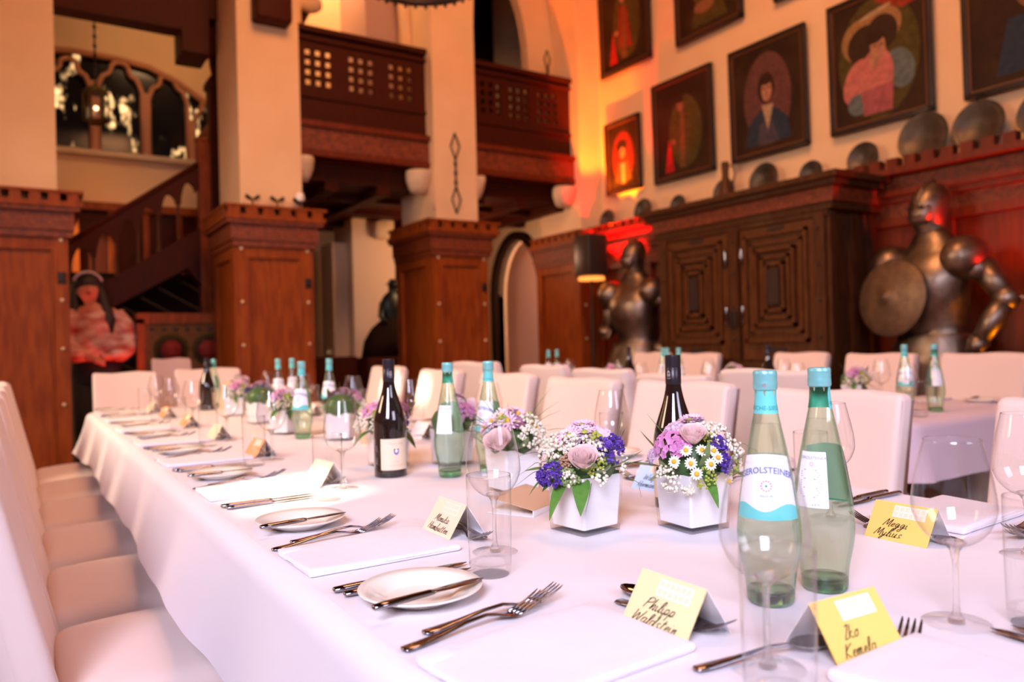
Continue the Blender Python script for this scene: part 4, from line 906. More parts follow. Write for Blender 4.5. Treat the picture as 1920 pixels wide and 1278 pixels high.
# ================================================================ glasses, bottles, plates, cutlery
def interp(prof, z):
    for (r0_, z0), (r1_, z1) in zip(prof[:-1], prof[1:]):
        if z0 <= z <= z1 and z1 > z0: return r0_+(r1_-r0_)*(z-z0)/(z1-z0)
    return prof[-1][0]
def smoothprof(pts, n=4):   # catmull-rom through (r,z)
    out = []; P = [pts[0]]+list(pts)+[pts[-1]]
    for i in range(1, len(P)-2):
        for k in range(n):
            t = k/n; a, b_, c, d = P[i-1], P[i], P[i+1], P[i+2]
            out.append(tuple(0.5*((2*b_[j])+(-a[j]+c[j])*t+(2*a[j]-5*b_[j]+4*c[j]-d[j])*t*t+(-a[j]+3*b_[j]-3*c[j]+d[j])*t**3) for j in (0, 1)))
    out.append(pts[-1]); return out
def wine_glass_proto():
    t = empty('wine_glass', cat='glass')
    bowl = smoothprof([(0.006,0.088),(0.020,0.093),(0.034,0.106),(0.0425,0.125),(0.0435,0.140),(0.040,0.165),(0.034,0.192),(0.030,0.209)], 5)
    b = MB(); b.lathe(bowl, 48); b.lathe([(0.030,0.209),(0.0296,0.2098),(0.0290,0.209),(0.0292,0.2082)], 48); b.build('bowl', M['glass'], t)
    b = MB(); b.lathe([(0.0365,0.0008),(0.034,0.0022),(0.018,0.0035),(0.008,0.007)], 44); b.build('foot', M['glass'], t)
    b = MB(); b.lathe([(0,0.002),(0.009,0.0025),(0.0082,0.006),(0.0042,0.014),(0.0034,0.03),(0.0034,0.07),(0.005,0.082),(0.009,0.088),(0.013,0.092),(0.012,0.094),(0.0,0.0925)], 36); b.build('stem', M['glass_solid'], t)
    return t
def tumbler_proto():
    t = empty('water_tumbler', cat='glass')
    b = MB(); b.lathe([(0.0305,0.014),(0.0315,0.06),(0.0325,0.142),(0.0320,0.1435),(0.0314,0.1425),(0.0316,0.1395)], 44); b.build('wall', M['glass'], t)
    b = MB(); b.lathe([(0,0),(0.027,0),(0.0295,0.002),(0.0303,0.006),(0.0306,0.015),(0.029,0.0195),(0.024,0.015),(0,0.0125)], 44); b.build('thick_base', M['glass_base'], t)
    return t
BP = smoothprof([(0.0255,0.0),(0.0285,0.006),(0.0292,0.018),(0.031,0.035),(0.0365,0.062),(0.0385,0.085),(0.0372,0.108),(0.0335,0.138),(0.0285,0.168),(0.0222,0.200),(0.0168,0.226),(0.0135,0.244),(0.0126,0.258),(0.0126,0.272)], 5)
def wrap(mb, vs, fs, prof, z0, a0=0.0, eps=0.0006):
    out = []
    for (u, v, _) in vs:
        z = z0+v; R_ = interp(prof, z)+eps; a = a0+u/R_; out.append((R_*cos(a), R_*sin(a), z))
    mb.add(out, fs)
def wrap_rect(mb, u0, u1, v0f, v1f, prof, a0=0.0, eps=0.0004, n=24, angular=None, nz=6):
    rows = []
    for j in range(nz+1):
        row = []
        for i in range(n+1):
            q = i/n; a = angular[0]+(angular[1]-angular[0])*q if angular else None
            z = v0f(q)+(v1f(q)-v0f(q))*j/nz; R_ = interp(prof, z)+eps
            if a is None: a = (u0+(u1-u0)*q)/R_
            row.append((R_*cos(a0+a), R_*sin(a0+a), z))
        rows.append(row)
    mb.grid(rows)
def bottle_proto():
    t = empty('water_bottle', cat='bottle')
    b = MB(); b.lathe(BP, 48); o = b.build('bottle_glass', M['bottle_glass'], t)
    b = MB(); b.lathe([(0,0.0),(0.0250,0.0),(0.0284,0.006),(0.0290,0.016),(0.0275,0.018),(0.02,0.013),(0,0.010)], 44); b.build('thick_base', M['bottle_base'], t)
    wp = [(max(0.001, r-0.0016), z) for r, z in BP if 0.02 < z < 0.222]; b = MB(); b.lathe([(0,0.0195)]+wp+[(interp(BP,0.222)-0.0016,0.222),(0,0.222)], 44); b.build('water', M['water'], t)
    b = MB(); b.lathe([(0.0,0.2895),(0.0128,0.2895),(0.0143,0.288),(0.0147,0.284),(0.0142,0.282),(0.0147,0.2795),(0.0142,0.277),(0.0147,0.2745),(0.0147,0.267),(0.0135,0.2645),(0.0,0.266)], 40)
    c = b.build('screw_cap', M['cap'], t)
    b = MB(); 
    for i in range(8): a = 2*pi*i/8; wrap(b, [(0.0011*cos(a)*1.6-0.0006,0.0011*sin(a)*1.6-0.0006,0),(0.0011*cos(a)*1.6+0.0006,0.0011*sin(a)*1.6-0.0006,0),(0.0011*cos(a)*1.6,0.0011*sin(a)*1.6+0.0008,0)], [(0,1,2)], [(0.0147,0.0),(0.0147,0.3)], 0.2715, 0.0)
    b.build('star_print', M['ink_red'], c, weld=False, normals=False)
    b = MB(); wrap_rect(b, 0,0, lambda q: 0.236, lambda q: 0.2655 if int(q*24+0.01) % 6 else 0.257, BP, eps=0.0005, n=24, angular=(-1.9, 1.9)); nb = b.build('neck_band', M['band'], t)
    b = MB(); vs, fs = text2d('FRISCHE-SIEGEL', 0.0075); wrap(b, vs, fs, BP, 0.2405, 0, 0.0009); b.build('band_text', M['ink_teal'], nb, weld=False, normals=False)
    b = MB(); wrap_rect(b, 0,0, lambda q: 0.112, lambda q: 0.184+0.004*sin(q*pi), BP, eps=0.0006, n=30, angular=(-1.15, 1.15)); lb = b.build('front_label', M['label'], t)
    b = MB(); wrap_rect(b, 0,0, lambda q: 0.1095, lambda q: 0.124+0.0045*sin(q*9+0.5), BP, eps=0.0009, n=40, angular=(-1.15, 1.15), nz=2); b.build('wave_stripe', M['teal'], lb, normals=False)
    b = MB(); vs, fs = text2d('GEROLSTEINER', 0.0105, bold=0.0002); vs = [(x, y-0.9*x*x*8, z) for x, y, z in vs]; wrap(b, vs, fs, BP, 0.1655, 0, 0.0011); b.build('label_text', M['ink_blue'], lb, weld=False, normals=False)
    b = MB()
    for i in range(12):
        a = 2*pi*i/12; cx, cy = 0.0052*cos(a), 0.0052*sin(a); wrap(b, [(cx-0.0012*sin(a), cy+0.0012*cos(a),0),(cx+0.0012*sin(a), cy-0.0012*cos(a),0),(cx*1.45,cy*1.45,0)], [(0,1,2)], BP, 0.150, 0, 0.0011)
    b.build('label_star', M['ink_red'], lb, weld=False, normals=False)
    b = MB(); wrap(b, [(0.0017*cos(a),0.0017*sin(a),0) for a in frange(0,5.2,6)], [(0,1,2,3,4,5)], BP, 0.150, 0, 0.0011); vs, fs = text2d('MEDIUM', 0.0042); wrap(b, vs, fs, BP, 0.1365, 0, 0.0011); b.build('label_small_text', M['ink_teal'], lb, weld=False, normals=False)
    b = MB(); wrap_rect(b, 0,0, lambda q: 0.112, lambda q: 0.182, BP, eps=0.0006, n=20, angular=(pi-0.62, pi+0.62)); bl = b.build('back_label', M['label'], t)
    b = MB(); vs, fs = text2d('GEROLSTEINER', 0.0052); wrap(b, vs, fs, BP, 0.1725, pi, 0.0011)
    rnd = random.Random(4)
    for k in range(13):
        z = 0.1585-k*0.0028; L_ = 0.0145 if k % 4 else 0.0100; e = rnd.uniform(0.6, 1)*L_
        wrap(b, [(-L_,0,0),(e,0,0),(e,0.0009,0),(-L_,0.0009,0)], [(0,1,2,3)], BP, z, pi, 0.0011)
    b.build('label_text', M['ink_grey'], bl, weld=False, normals=False)
    b = MB(); vs, fs = text2d('e 0,75 L', 0.0042); wrap(b, vs, fs, BP, 0.1145, pi+0.25, 0.0011); b.build('volume_text', M['ink_grey'], bl, weld=False, normals=False)
    b = MB(); b.fn(lambda p: p)
    for i in range(8): a = 2*pi*i/8; wrap(b, [(0.0022*cos(a)-0.0006,0.0022*sin(a)-0.0006,0),(0.0022*cos(a)+0.0006,0.0022*sin(a)-0.0006,0),(0.0022*cos(a),0.0022*sin(a)+0.0008,0)], [(0,1,2)], BP, 0.1665, pi, 0.0011)
    b.build('label_star', M['ink_red'], bl, weld=False, normals=False)
    return t
WP = smoothprof([(0.036,0.0),(0.0415,0.003),(0.0425,0.012),(0.0425,0.115),(0.0415,0.140),(0.0375,0.160),(0.030,0.183),(0.0225,0.206),(0.0175,0.226),(0.0152,0.243),(0.0146,0.262),(0.0146,0.296)], 4)
def wine_proto():
    t = empty('wine_bottle', cat='bottle')
    MB().lathe([(0,0.004)]+WP+[(0,0.297)], 48).build('bottle_glass', M['wine_glass'], t)
    b = MB(); b.lathe([(0.0153,0.243),(0.0156,0.246),(0.0156,0.275),(0.0150,0.2755),(0.0154,0.277)]+[(0.0156 if k % 2 else 0.0150, 0.279+k*0.0022) for k in range(9)]+[(0.0156,0.299),(0.0150,0.3015),(0,0.302)], 40)
    c = b.build('screw_cap', M['wine_cap'], t)
    b = MB(); cp = [(0.0156,0.0),(0.0156,0.3)]
    for k in range(7): u = -0.0033+k*0.0011; wrap(b, [(u-0.0003,0,0),(u+0.0004,0,0),(u+0.0004,0.006+0.002*sin(k*1.6),0),(u-0.0003,0.006+0.002*sin(k*1.6),0)], [(0,1,2,3)], cp, 0.259, 0, 0.0003)
    wrap(b, [(-0.0038,0,0),(0.0038,0,0),(0,0.005,0)], [(0,1,2)], cp, 0.2665, 0, 0.0003)
    vs, fs = text2d('VDP', 0.005); wrap(b, vs, fs, cp, 0.2535, 0, 0.0004); b.build('eagle_print', M['silver_print'], c, weld=False, normals=False)
    b = MB(); wrap_rect(b, 0,0, lambda q: 0.020, lambda q: 0.099, WP, eps=0.0005, n=30, angular=(-0.95, 0.85)); lb = b.build('paper_label', M['wine_label'], t)
    for tx, sz, zz in (('Yvonne Jakob', 0.0070, 0.0855), ('Trocken', 0.0050, 0.040), ('KAISERSTUHL BADEN', 0.0035, 0.031)):
        b = MB(); vs, fs = text2d(tx, sz); wrap(b, vs, fs, WP, zz, 0, 0.0009); b.build('label_text', M['kraft'], lb, weld=False, normals=False)
    b = MB(); wrap(b, [(-0.0065,0.008,0),(-0.0065,-0.001,0),(-0.004,-0.0055,0),(0,-0.008,0),(0.004,-0.0055,0),(0.0065,-0.001,0),(0.0065,0.008,0)], [(0,1,2,3,4,5,6)], WP, 0.066, 0, 0.0009); b.build('crest', M['petal_purple'], lb, weld=False, normals=False)
    b = MB(); wrap(b, [(0,-0.005,0),(0.0042,0.0005,0),(0.0036,0.004,0),(0.0012,0.0045,0),(0,0.003,0),(-0.0012,0.0045,0),(-0.0036,0.004,0),(-0.0042,0.0005,0)], [(0,1,2,3,4,5,6,7)], WP, 0.067, 0, 0.0012); b.build('crest_heart', M['label'], lb, weld=False, normals=False)
    return t
def plate_proto():
    t = MB().lathe([(0,0.004),(0.042,0.004),(0.046,0.0055),(0.052,0.0095),(0.070,0.0145),(0.0805,0.0185),(0.0815,0.0175),(0.0805,0.0160),(0.070,0.0115),(0.054,0.006),(0.047,0.001),(0.045,0.0),(0,0.0)], 64).build('bread_plate', M['porcelain'])
    t['category'] = 'plate'; return t
def cutlery_strip(b, pts):   # pts: (x, z, halfwidth, halfthick)
    rows = []
    n = 10
    vs = []
    for x, z, w_, h_ in pts:
        for k in range(n): a = 2*pi*k/n; vs.append((x, w_*cos(a), z+h_*sin(a)))
    N = len(pts); fs = [(i*n+k, i*n+(k+1)%n, (i+1)*n+(k+1)%n, (i+1)*n+k) for i in range(N-1) for k in range(n)]
    fs += [tuple(range(n))[::-1], tuple((N-1)*n+k for k in range(n))]
    b.add(vs, fs, True)
def knife_proto(L=0.21):
    s = L/0.21; t = empty('table_knife' if L > 0.19 else 'butter_knife', cat='knife')
    b = MB(); cutlery_strip(b, [(0,0.005,0.002,0.001),(0.002,0.005,0.0065,0.0035),(0.02,0.005,0.0072,0.0042),(0.07*s,0.005,0.0055,0.0042),(0.102*s,0.005,0.0048,0.0038),(0.108*s,0.005,0.006,0.003)]); b.build('handle', M['steel'], t)
    b = MB(); cutlery_strip(b, [(0.106*s,0.005,0.005,0.0025),(0.112*s,0.005,0.0075,0.0012),(0.14*s,0.005,0.0095,0.0009),(0.18*s,0.005,0.0092,0.0008),(0.20*s,0.005,0.006,0.0007),(0.21*s,0.005,0.0008,0.0005)])
    b.fn(lambda p: (p.x, p.y+0.002*(p.x/0.21), p.z)); b.build('blade', M['steel'], t)
    return t
def fork_proto(L=0.205):
    s = L/0.205; t = empty('table_fork' if L > 0.19 else 'dessert_fork', cat='fork')
    b = MB(); cutlery_strip(b, [(0,0.003,0.003,0.0012),(0.003,0.003,0.0085,0.002),(0.02,0.0035,0.0085,0.0024),(0.05*s,0.006,0.0055,0.0024),(0.085*s,0.011,0.0036,0.0022),(0.115*s,0.0125,0.0034,0.002),(0.132*s,0.009,0.005,0.0018),(0.142*s,0.006,0.0095,0.0014),(0.152*s,0.005,0.0118,0.0012),(0.160*s,0.0052,0.0120,0.0011)]); b.build('handle', M['steel'], t)
    for k in range(4):
        y = -0.0096+k*0.0064; b = MB(); b.tube([(0.157*s,y,0.0052),(0.172*s,y,0.0075),(0.188*s,y,0.013),(0.2*s,y,0.0185),(0.205*s,y,0.0215)], [0.0021,0.0019,0.0017,0.0014,0.0006], 8, flat=0.75); b.build('tine', M['steel'], t)
    return t
def spoon_proto(L=0.17):
    t = empty('dessert_spoon', cat='spoon')
    b = MB(); cutlery_strip(b, [(0,0.003,0.0025,0.001),(0.003,0.003,0.0075,0.002),(0.02,0.0035,0.0075,0.0022),(0.05,0.006,0.005,0.0022),(0.09,0.011,0.0032,0.002),(0.115,0.010,0.0032,0.002),(0.124,0.008,0.006,0.0015)]); b.build('handle', M['steel'], t)
    vs = []; rows = []
    for i in range(9):
        q = i/8; x = 0.118+0.052*q; w_ = 0.0165*sin(pi*(0.04+0.94*q))**0.6; row = []
        for j in range(9): u = -1+2*j/8; row.append((x, w_*u, 0.0095-0.0085*sin(pi*q)**0.7*(1-u*u)))
        rows.append(row)
    b = MB().grid(rows); b.build('bowl', M['steel'], t)
    return t
def napkin_proto():
    b = MB(); b.rbox(-0.125, 0.125, -0.08, 0.08, 0, 0.011, 0.0054, 4, 10)
    b.fn(lambda p: (p.x, p.y*(1+0.04*(p.x/0.12)), p.z*(1+0.35*sin(p.x*14+1)*sin(p.y*16+0.6)) if p.z > 0.0055 else p.z))
    for k, d in ((0, 0.0), (1, 0.006)):
        m_ = b.mark(); b.rbox(-0.122, 0.120, 0.06-d, 0.082+d*0.3, 0.002+0.004*k, 0.006+0.004*k, 0.0019, 2)
    o = b.build('folded_napkin', M['napkin']); o['category'] = 'napkin'; return o
WG, TU, BO, WI, PL = (Proto(f()) for f in (wine_glass_proto, tumbler_proto, bottle_proto, wine_proto, plate_proto))
KN, FO, SP, NA = Proto(knife_proto()), Proto(fork_proto()), Proto(spoon_proto()), Proto(napkin_proto())
BK, DF = Proto(knife_proto(0.168)), Proto(fork_proto(0.172))

# handwriting: single-stroke script letters, x right, y up, x-height 0.5
GL = {
'P': ['0,0 .1,1','.0,.85 .25,1.05 .5,.9 .45,.65 .1,.5'], 'W': ['0,1 .08,0 .32,.75 .45,0 .72,1.05'], 'M': ['0,0 .14,1 .3,.15 .5,1 .55,0 .62,0'], 'I': ['.05,.9 .3,1 .18,.5 .05,0 .3,.05'], 'K': ['.1,1 .0,0','.5,1 .05,.45 .45,0'], 'H': ['.1,1 0,0','.45,1 .38,0','.0,.5 .45,.5'],
'h': ['.1,1.05 0,0 .18,.48 .3,.4 .27,0 .38,.08'], 'i': ['0,.5 .05,0 .18,.08','.08,.72 .1,.75'], 'l': ['0,.05 .2,.85 .14,1.05 .05,.8 .08,0 .2,.08'], 'p': ['.05,.5 -.05,-.5','.03,.4 .2,.52 .3,.3 .18,0 .03,.1 .38,.08'],
'a': ['.32,.45 .12,.5 .02,.22 .12,0 .28,.12 .34,.5 .3,.05 .42,.08'], 'd': ['.3,.45 .1,.48 .02,.2 .12,0 .28,.12 .42,1.05 .34,.05 .45,.08'], 's': ['.05,0 .22,.1 .08,.35 .2,.5 .28,.42','.22,.1 .34,.08'], 't': ['.14,.9 .06,.05 .2,.05','.0,.6 .28,.64'], 'e': ['.03,.22 .24,.3 .2,.48 .06,.38 .06,.05 .3,.08'],
'n': ['0,.5 .03,0 .05,.3 .2,.5 .24,0 .36,.08'], 'm': ['0,.5 .03,0 .05,.3 .18,.5 .2,0 .24,.35 .36,.5 .38,0 .5,.08'], 'o': ['.2,.5 .03,.3 .08,0 .26,.1 .28,.38 .18,.5 .36,.42'], 'k': ['.1,1 .0,0','.28,.5 .05,.25 .3,0 .38,.08'], 'g': ['.3,.45 .1,.5 .02,.22 .14,.05 .3,.4 .22,-.4 .05,-.45 .05,-.25 .4,.1'],
'y': ['0,.5 .05,.1 .2,.1 .28,.5 .15,-.35 .02,-.45 .05,-.2 .36,.1'], 'u': ['0,.5 .03,.05 .2,.08 .26,.5 .27,0 .38,.08'], 'r': ['0,.5 .04,0 .08,.4 .24,.5 .26,.4'], 'w': ['0,.5 .06,0 .2,.4 .28,0 .42,.5 .5,.45'], 'b': ['.1,1.05 .0,.05 .2,.0 .26,.3 .06,.4','.2,.3 .36,.35'], 'f': ['.3,1 .18,1.05 .05,-.4','.0,.5 .3,.55']}
def write(b, s, x, y, h, wd, slant=0.35, thick=0.0011, mapf=None):
    for ch in s:
        for st in GL[ch]:
            P = [tuple(float(q) for q in p.split(',')) for p in st.split()]
            sm = []
            Q = [P[0]]+P+[P[-1]]
            for i in range(1, len(Q)-2):
                for k in range(5):
                    t = k/5; a, c, d, e = Q[i-1], Q[i], Q[i+1], Q[i+2]
                    sm.append(tuple(0.5*(2*c[j]+(-a[j]+d[j])*t+(2*a[j]-5*c[j]+4*d[j]-e[j])*t*t+(-a[j]+3*c[j]-3*d[j]+e[j])*t**3) for j in (0,1)))
            sm.append(P[-1]); pts = [((x+(px+slant*py)*h*wd), y+py*h) for px, py in sm]
            L_, R_ = [], []
            for i in range(len(pts)):
                p0, p1 = pts[max(0,i-1)], pts[min(len(pts)-1,i+1)]; dx, dy = p1[0]-p0[0], p1[1]-p0[1]; l = sqrt(dx*dx+dy*dy) or 1
                w_ = thick*(0.75+0.35*abs(dy)/l)/2; L_.append((pts[i][0]-dy/l*w_, pts[i][1]+dx/l*w_)); R_.append((pts[i][0]+dy/l*w_, pts[i][1]-dx/l*w_))
            b.grid([[mapf(*p) for p in L_], [mapf(*p) for p in R_]], False)
        x += (max(float(p.split(',')[0]) for st in GL[ch] for p in st.split())+0.07)*h*wd
def card(loc, rz, lines, m, label, back=None, W=0.104, S=0.066, D=0.036, group='name cards on the tables'):
    Hh = sqrt(S*S-D*D); t = empty('name_card', loc, rz, label, 'name card', group)
    def mp(u, v, e=0.0006):  # u along width centred (text left to right), v up the slope
        q = v/S; return (-D+D*q-e*Hh/S, -u, Hh*q+e*D/S)
    def mpb(u, v, e=0.0): q = v/S; return (D-D*q+e, u, Hh*q+e)
    b = MB(); th = 0.0004
    P = [mp(-W/2,0,th), mp(W/2,0,th), mp(W/2,S,th), mp(-W/2,S,th)]; Q = [mp(-W/2,0,-th), mp(W/2,0,-th), mp(W/2,S,-th), mp(-W/2,S,-th)]
    b.add(P+Q, [(0,1,2,3),(4,7,6,5),(0,4,5,1),(1,5,6,2),(2,6,7,3),(3,7,4,0)])
    b.build('front_leaf', m, t)
    b = MB(); P = [(D-0,-W/2,0),(D,W/2,0),(0,W/2,Hh),(0,-W/2,Hh)]; Q = [(x-0.0008,y,z-0.0004) for x,y,z in P]; b.add(P+Q, [(0,1,2,3),(4,7,6,5),(0,4,5,1),(1,5,6,2),(2,6,7,3),(3,7,4,0)]); b.build('back_leaf', back or M['paper'], t)
    b = MB(); b.poly([mp(-W*0.16,S*0.62,0.0008), mp(W*0.36,S*0.62,0.0008), mp(W*0.36,S*0.93,0.0008), mp(-W*0.16,S*0.93,0.0008)]); lg = b.build('logo_patch', M['mosaic'], t, normals=False)
    b = MB()
    for i in range(6):
        for j in range(2):
            u = -W*0.14+i*W*0.082; v = S*(0.65+0.14*j); b.poly([mp(u,v,0.001),mp(u+W*0.06,v,0.001),mp(u+W*0.06,v+S*0.1,0.001),mp(u,v+S*0.1,0.001)])
    b.build('logo_letters', M['cream_card'], lg, normals=False)
    if lines:
        b = MB(); write(b, lines[0], -W*0.26, S*0.36, 0.0130, 1.42, mapf=lambda x, y: mp(x, y, 0.0012), thick=0.0011)
        write(b, lines[1], -W*0.36, S*0.10, 0.0130, 1.42, mapf=lambda x, y: mp(x, y, 0.0012), thick=0.0011); b.build('handwriting', M['ink'], t, weld=False, normals=False)
    return t
def setting(ox, oy, rz, k, where, parts, side, cardargs=None):
    """place setting; local +x points from the guest to the middle of the table"""
    c, s = cos(rz), sin(rz)
    def W(x, y, z=0): return (ox+x*c-y*s, oy+x*s+y*c, TZ+z)
    rnd = random.Random(int(ox*100+oy*1000)); j = lambda a: rnd.uniform(-a, a)
    g = lambda what: '%s %s' % (what, side)
    if 'n' in parts: NA.place(W(0,0,0.0005), rz+0.06+j(0.04), 'white folded napkin ' + where, g('folded napkins'))
    if 'k' in parts:
        KN.place(W(-0.118,-0.165,0.0005), rz+0.03+j(0.03), 'long steel knife beside the napkin ' + where, g('table knives'))
        KN.place(W(-0.112,-0.190,0.0005), rz+0.02+j(0.03), 'second steel knife of the pair ' + where, g('table knives'), 0.93)
    if 'f' in parts:
        FO.place(W(-0.125,0.110,0.0005), rz+0.10+j(0.04), 'steel fork lying in front of its pair ' + where, g('table forks'))
        FO.place(W(-0.085,0.142,0.0005), rz+0.06+j(0.04), 'steel fork behind its pair, beside the plate ' + where, g('table forks'), 0.96)
    if 'p' in parts:
        PL.place(W(-0.03,0.262,0), rz, 'cream bread plate ' + where, g('bread plates'))
        BK.place(W(-0.12,0.205,0.0165), rz+0.12+j(0.03), 'small butter knife across the bread plate ' + where, g('butter knives'))
    if 'd' in parts:
        DF.place(W(0.163,0.095,0.001), rz-pi/2+0.10, 'dessert fork above the napkin ' + where, g('dessert forks'))
        SP.place(W(0.190,-0.045,0.001), rz+pi/2-0.05, 'dessert spoon above the napkin ' + where, g('dessert spoons'))
    if 'w' in parts: WG.place(W(0.165+j(0.008),-0.118+j(0.01)), rnd.uniform(0,6), 'empty stemmed wine glass ' + where, g('wine glasses'))
    if 't' in parts: TU.place(W(0.093+j(0.008),-0.21+j(0.01)), rnd.uniform(0,6), 'empty water tumbler ' + where, g('water tumblers'))
    if cardargs: card(W(cardargs[3], cardargs[4], 0.0), rz+cardargs[5], cardargs[0], cardargs[1], cardargs[2], cardargs[6] if len(cardargs) > 6 else None)
SN = 'along the near edge'; SF = 'along the far edge'; 
ALL = 'nkfpdwt'
WG.place((0.622, 0.517, TZ), 0.4, 'empty wine glass standing before the two big water bottles', 'wine glasses along the near edge')
setting(0.465, 0.66, 0, 0, 'by the yellow Philipp card', 'nfpdt', SN, (('Philipp','Waldstein'), M['yellow_pale'], 'pale yellow folded name card reading Philipp', 0.165, -0.005, 0.0))
setting(0.465, 1.175, 0, 1, 'by the cream Monika card', ALL, SN, (('Monika','Hambutten'), M['cream_card'], 'cream folded name card reading Monika, half sunk behind a napkin', 0.178, 0.045, 0.0))
cl = [M['cream_card'], M['orange_card'], M['cream_card'], M['orange_card'], M['orange_card'], M['cream_card']]
for k, y in enumerate((1.87, 2.49, 3.10, 3.72, 4.34, 4.84)):
    wh = '%s place down the near edge' % ordw[k+2]
    setting(0.465, y, 0, k+2, wh, ALL if k else ALL, SN, (None, cl[k], 'blurred small name card %s' % wh, 0.165, 0.0, 0.1))
setting(1.41, 0.755, pi, 0, 'by the yellow Meggi card', ALL, SF)
card((1.205, 0.715, TZ), 0.0, ('Meggi','Mylius'), M['yellow'], 'bright yellow name card reading Meggi, seen through a wine glass')
for k, y in enumerate((1.38, 1.99, 2.58, 3.18, 3.86, 4.55)):
    wh = '%s place down the far edge' % ordw[k+1]
    setting(1.41, y, pi, k, wh, ALL, SF, None if k == 0 else (None, M['cream_card'], 'small pale name card %s' % wh, 0.165, 0.0, 0.0))
card((1.20, 1.285, TZ), 0.08, ('Wolfram','Hermann'), M['blue_card'], 'light blue name card reading Wolfram, behind the white flower cube')
setting(0.73, 0.345, pi/2, 0, 'at the table head by the Iko card', 'nk', 'at the table head', (('Iko','Kemela'), M['yellow'], 'golden yellow name card reading Iko, leaning beside a fork', 0.162, 0.0, -0.06))
DF.place((0.669, 0.424, TZ-0.001), radians(22), 'dessert fork with upright tines beside the Iko card, handle under a napkin', 'dessert forks at the table head', (1, 1, 0.75))
SP.place((0.555, 0.552, TZ+0.001), radians(-13), 'dessert spoon half hidden by the Iko card', 'dessert spoons at the table head')
WG.place((0.891, 0.473, TZ), 0.8, 'empty wine glass between the yellow Iko and Meggi cards', 'wine glasses at the table head')
TU.place((0.958, 0.418, TZ), 0.8, 'water tumbler cut by the picture edge beside the tall wine glass', 'water tumblers at the table head')
WG.place((1.245, 0.555, TZ), 1.0, 'large empty wine glass before the textured chair cover, cut by the picture edge', 'wine glasses '+SF)
for (x, r, yy) in ((2.955, 0, (1.95, 2.5, 3.05, 3.6, 4.3)), (3.84, pi, (2.17, 2.77, 3.34, 4.2, 4.8))):
    for k, y in enumerate(yy):
        wh = '%s place on the second table, %s side' % (ordw[k], 'chair' if r == 0 else 'wall')
        setting(x, y, r, k, wh, 'nkpwt', 'on the second table')
card((3.10, 1.98, TZ), 0.3, None, M['blue_card'], 'light blue blurred card on the corner of the second table')
card((3.16, 2.10, TZ), 0.0, None, M['leaf_pale'], 'pale green blurred card on the second table')

# bottles
for (x, y, rz, lab) in ((0.785, 0.645, -0.06, 'big green glass water bottle with its front label half turned, beside its twin'), (0.882, 0.637, pi-0.42, 'big water bottle with its small print back label towards the camera'),
    (0.912, 1.742, pi-0.4, 'green water bottle between the dark wine bottle and the flower cube'), (1.028, 1.735, -0.8, 'water bottle with teal neck band behind the flower cube'),
    (0.882, 2.86, -0.5, 'water bottle alone past the dark wine bottle, glowing green at its foot'), (1.19, 3.44, -0.3, 'water bottle before the dark doorway with a wine glass beside it'),
    (1.14, 4.10, 0, 'water bottle before the second wooden pillar case, shorter neck of a pair'), (1.25, 4.22, 0.3, 'water bottle behind its twin before the second wooden pillar case'),
    (0.93, 4.86, 0.5, 'water bottle beside the dark bottle at the far table end'), (1.0, 5.02, 2.6, 'water bottle behind the dark bottle at the far table end'),
    (3.30, 1.815, pi+0.3, 'water bottle with its small print label on the second table'), (3.27, 1.93, 0.2, 'water bottle with teal neck band on the second table'),
    (3.42, 3.60, 0, 'water bottle, one of two touching, far down the second table'), (3.38, 3.52, 0.4, 'water bottle touching its twin far down the second table'), (3.40, 3.44, 0.2, 'single water bottle before the knight far down the second table'),
    (3.36, 4.77, 0, 'tiny distant water bottle before the corner case of the hall'), (3.46, 4.80, 0, 'tiny distant water bottle next to its twin at the end of the second table')):
    BO.place((x, y, TZ), atan2(-y, -x)+rz, lab, 'mineral water bottles')
WI.place((0.80, 1.856, TZ), atan2(-1.856,-0.8)+0.35, 'dark wine bottle with a cream label and small crest', 'wine bottles')
WI.place((1.10, 1.13, TZ), atan2(-1.13,-1.10)-0.6, 'dark wine bottle rising behind the flower cube', 'wine bottles')
WI.place((0.90, 4.72, TZ), 0, 'dark wine bottle at the far end of the long table', 'wine bottles')
WI.place((3.40, 2.77, TZ), 0, 'dark wine bottle before the oak cabinet on the second table', 'wine bottles')
WI.place((3.40, 3.90, TZ), 0, 'distant dark wine bottle on the second table, below the corner knight', 'wine bottles')

# menus
def menu(loc, rz, lab, w_=0.10, h_=0.15, stand=False):
    t = empty('menu_card', loc, rz, lab, 'menu', 'brown menu cards')
    b = MB(); 
    if stand: b.add([(-0.03,-w_/2,0),(-0.03,w_/2,0),(0,w_/2,h_),(0,-w_/2,h_),(-0.0288,-w_/2,0),(-0.0288,w_/2,0),(0.0012,w_/2,h_),(0.0012,-w_/2,h_)], [(0,1,2,3),(4,7,6,5),(0,4,5,1),(1,5,6,2),(2,6,7,3),(3,7,4,0)])
    else: b.rbox(-h_/2, h_/2, -w_/2, w_/2, 0.012, 0.0135, 0.0006, 1); b.fn(lambda p: (p.x, p.y, p.z+max(0,(p.y+w_/2))*0.18))
    b.build('front_cover', M['kraft'], t)
    b = MB()
    if stand: b.add([(0.03,-w_/2,0),(0.03,w_/2,0),(0.002,w_/2,h_),(0.002,-w_/2,h_),(0.0288,-w_/2,0),(0.0288,w_/2,0),(0.001,w_/2,h_),(0.001,-w_/2,h_)], [(0,1,2,3),(4,7,6,5),(0,4,5,1),(1,5,6,2),(2,6,7,3),(3,7,4,0)])
    else: b.rbox(-h_/2, h_/2, -w_/2, w_/2, 0.0, 0.0015, 0.0006, 1); b.rbox(-h_/2, h_/2, -w_/2, -w_/2+0.002, 0.0, 0.0125, 0.0005, 1)
    b.build('back_cover', M['paper'], t)
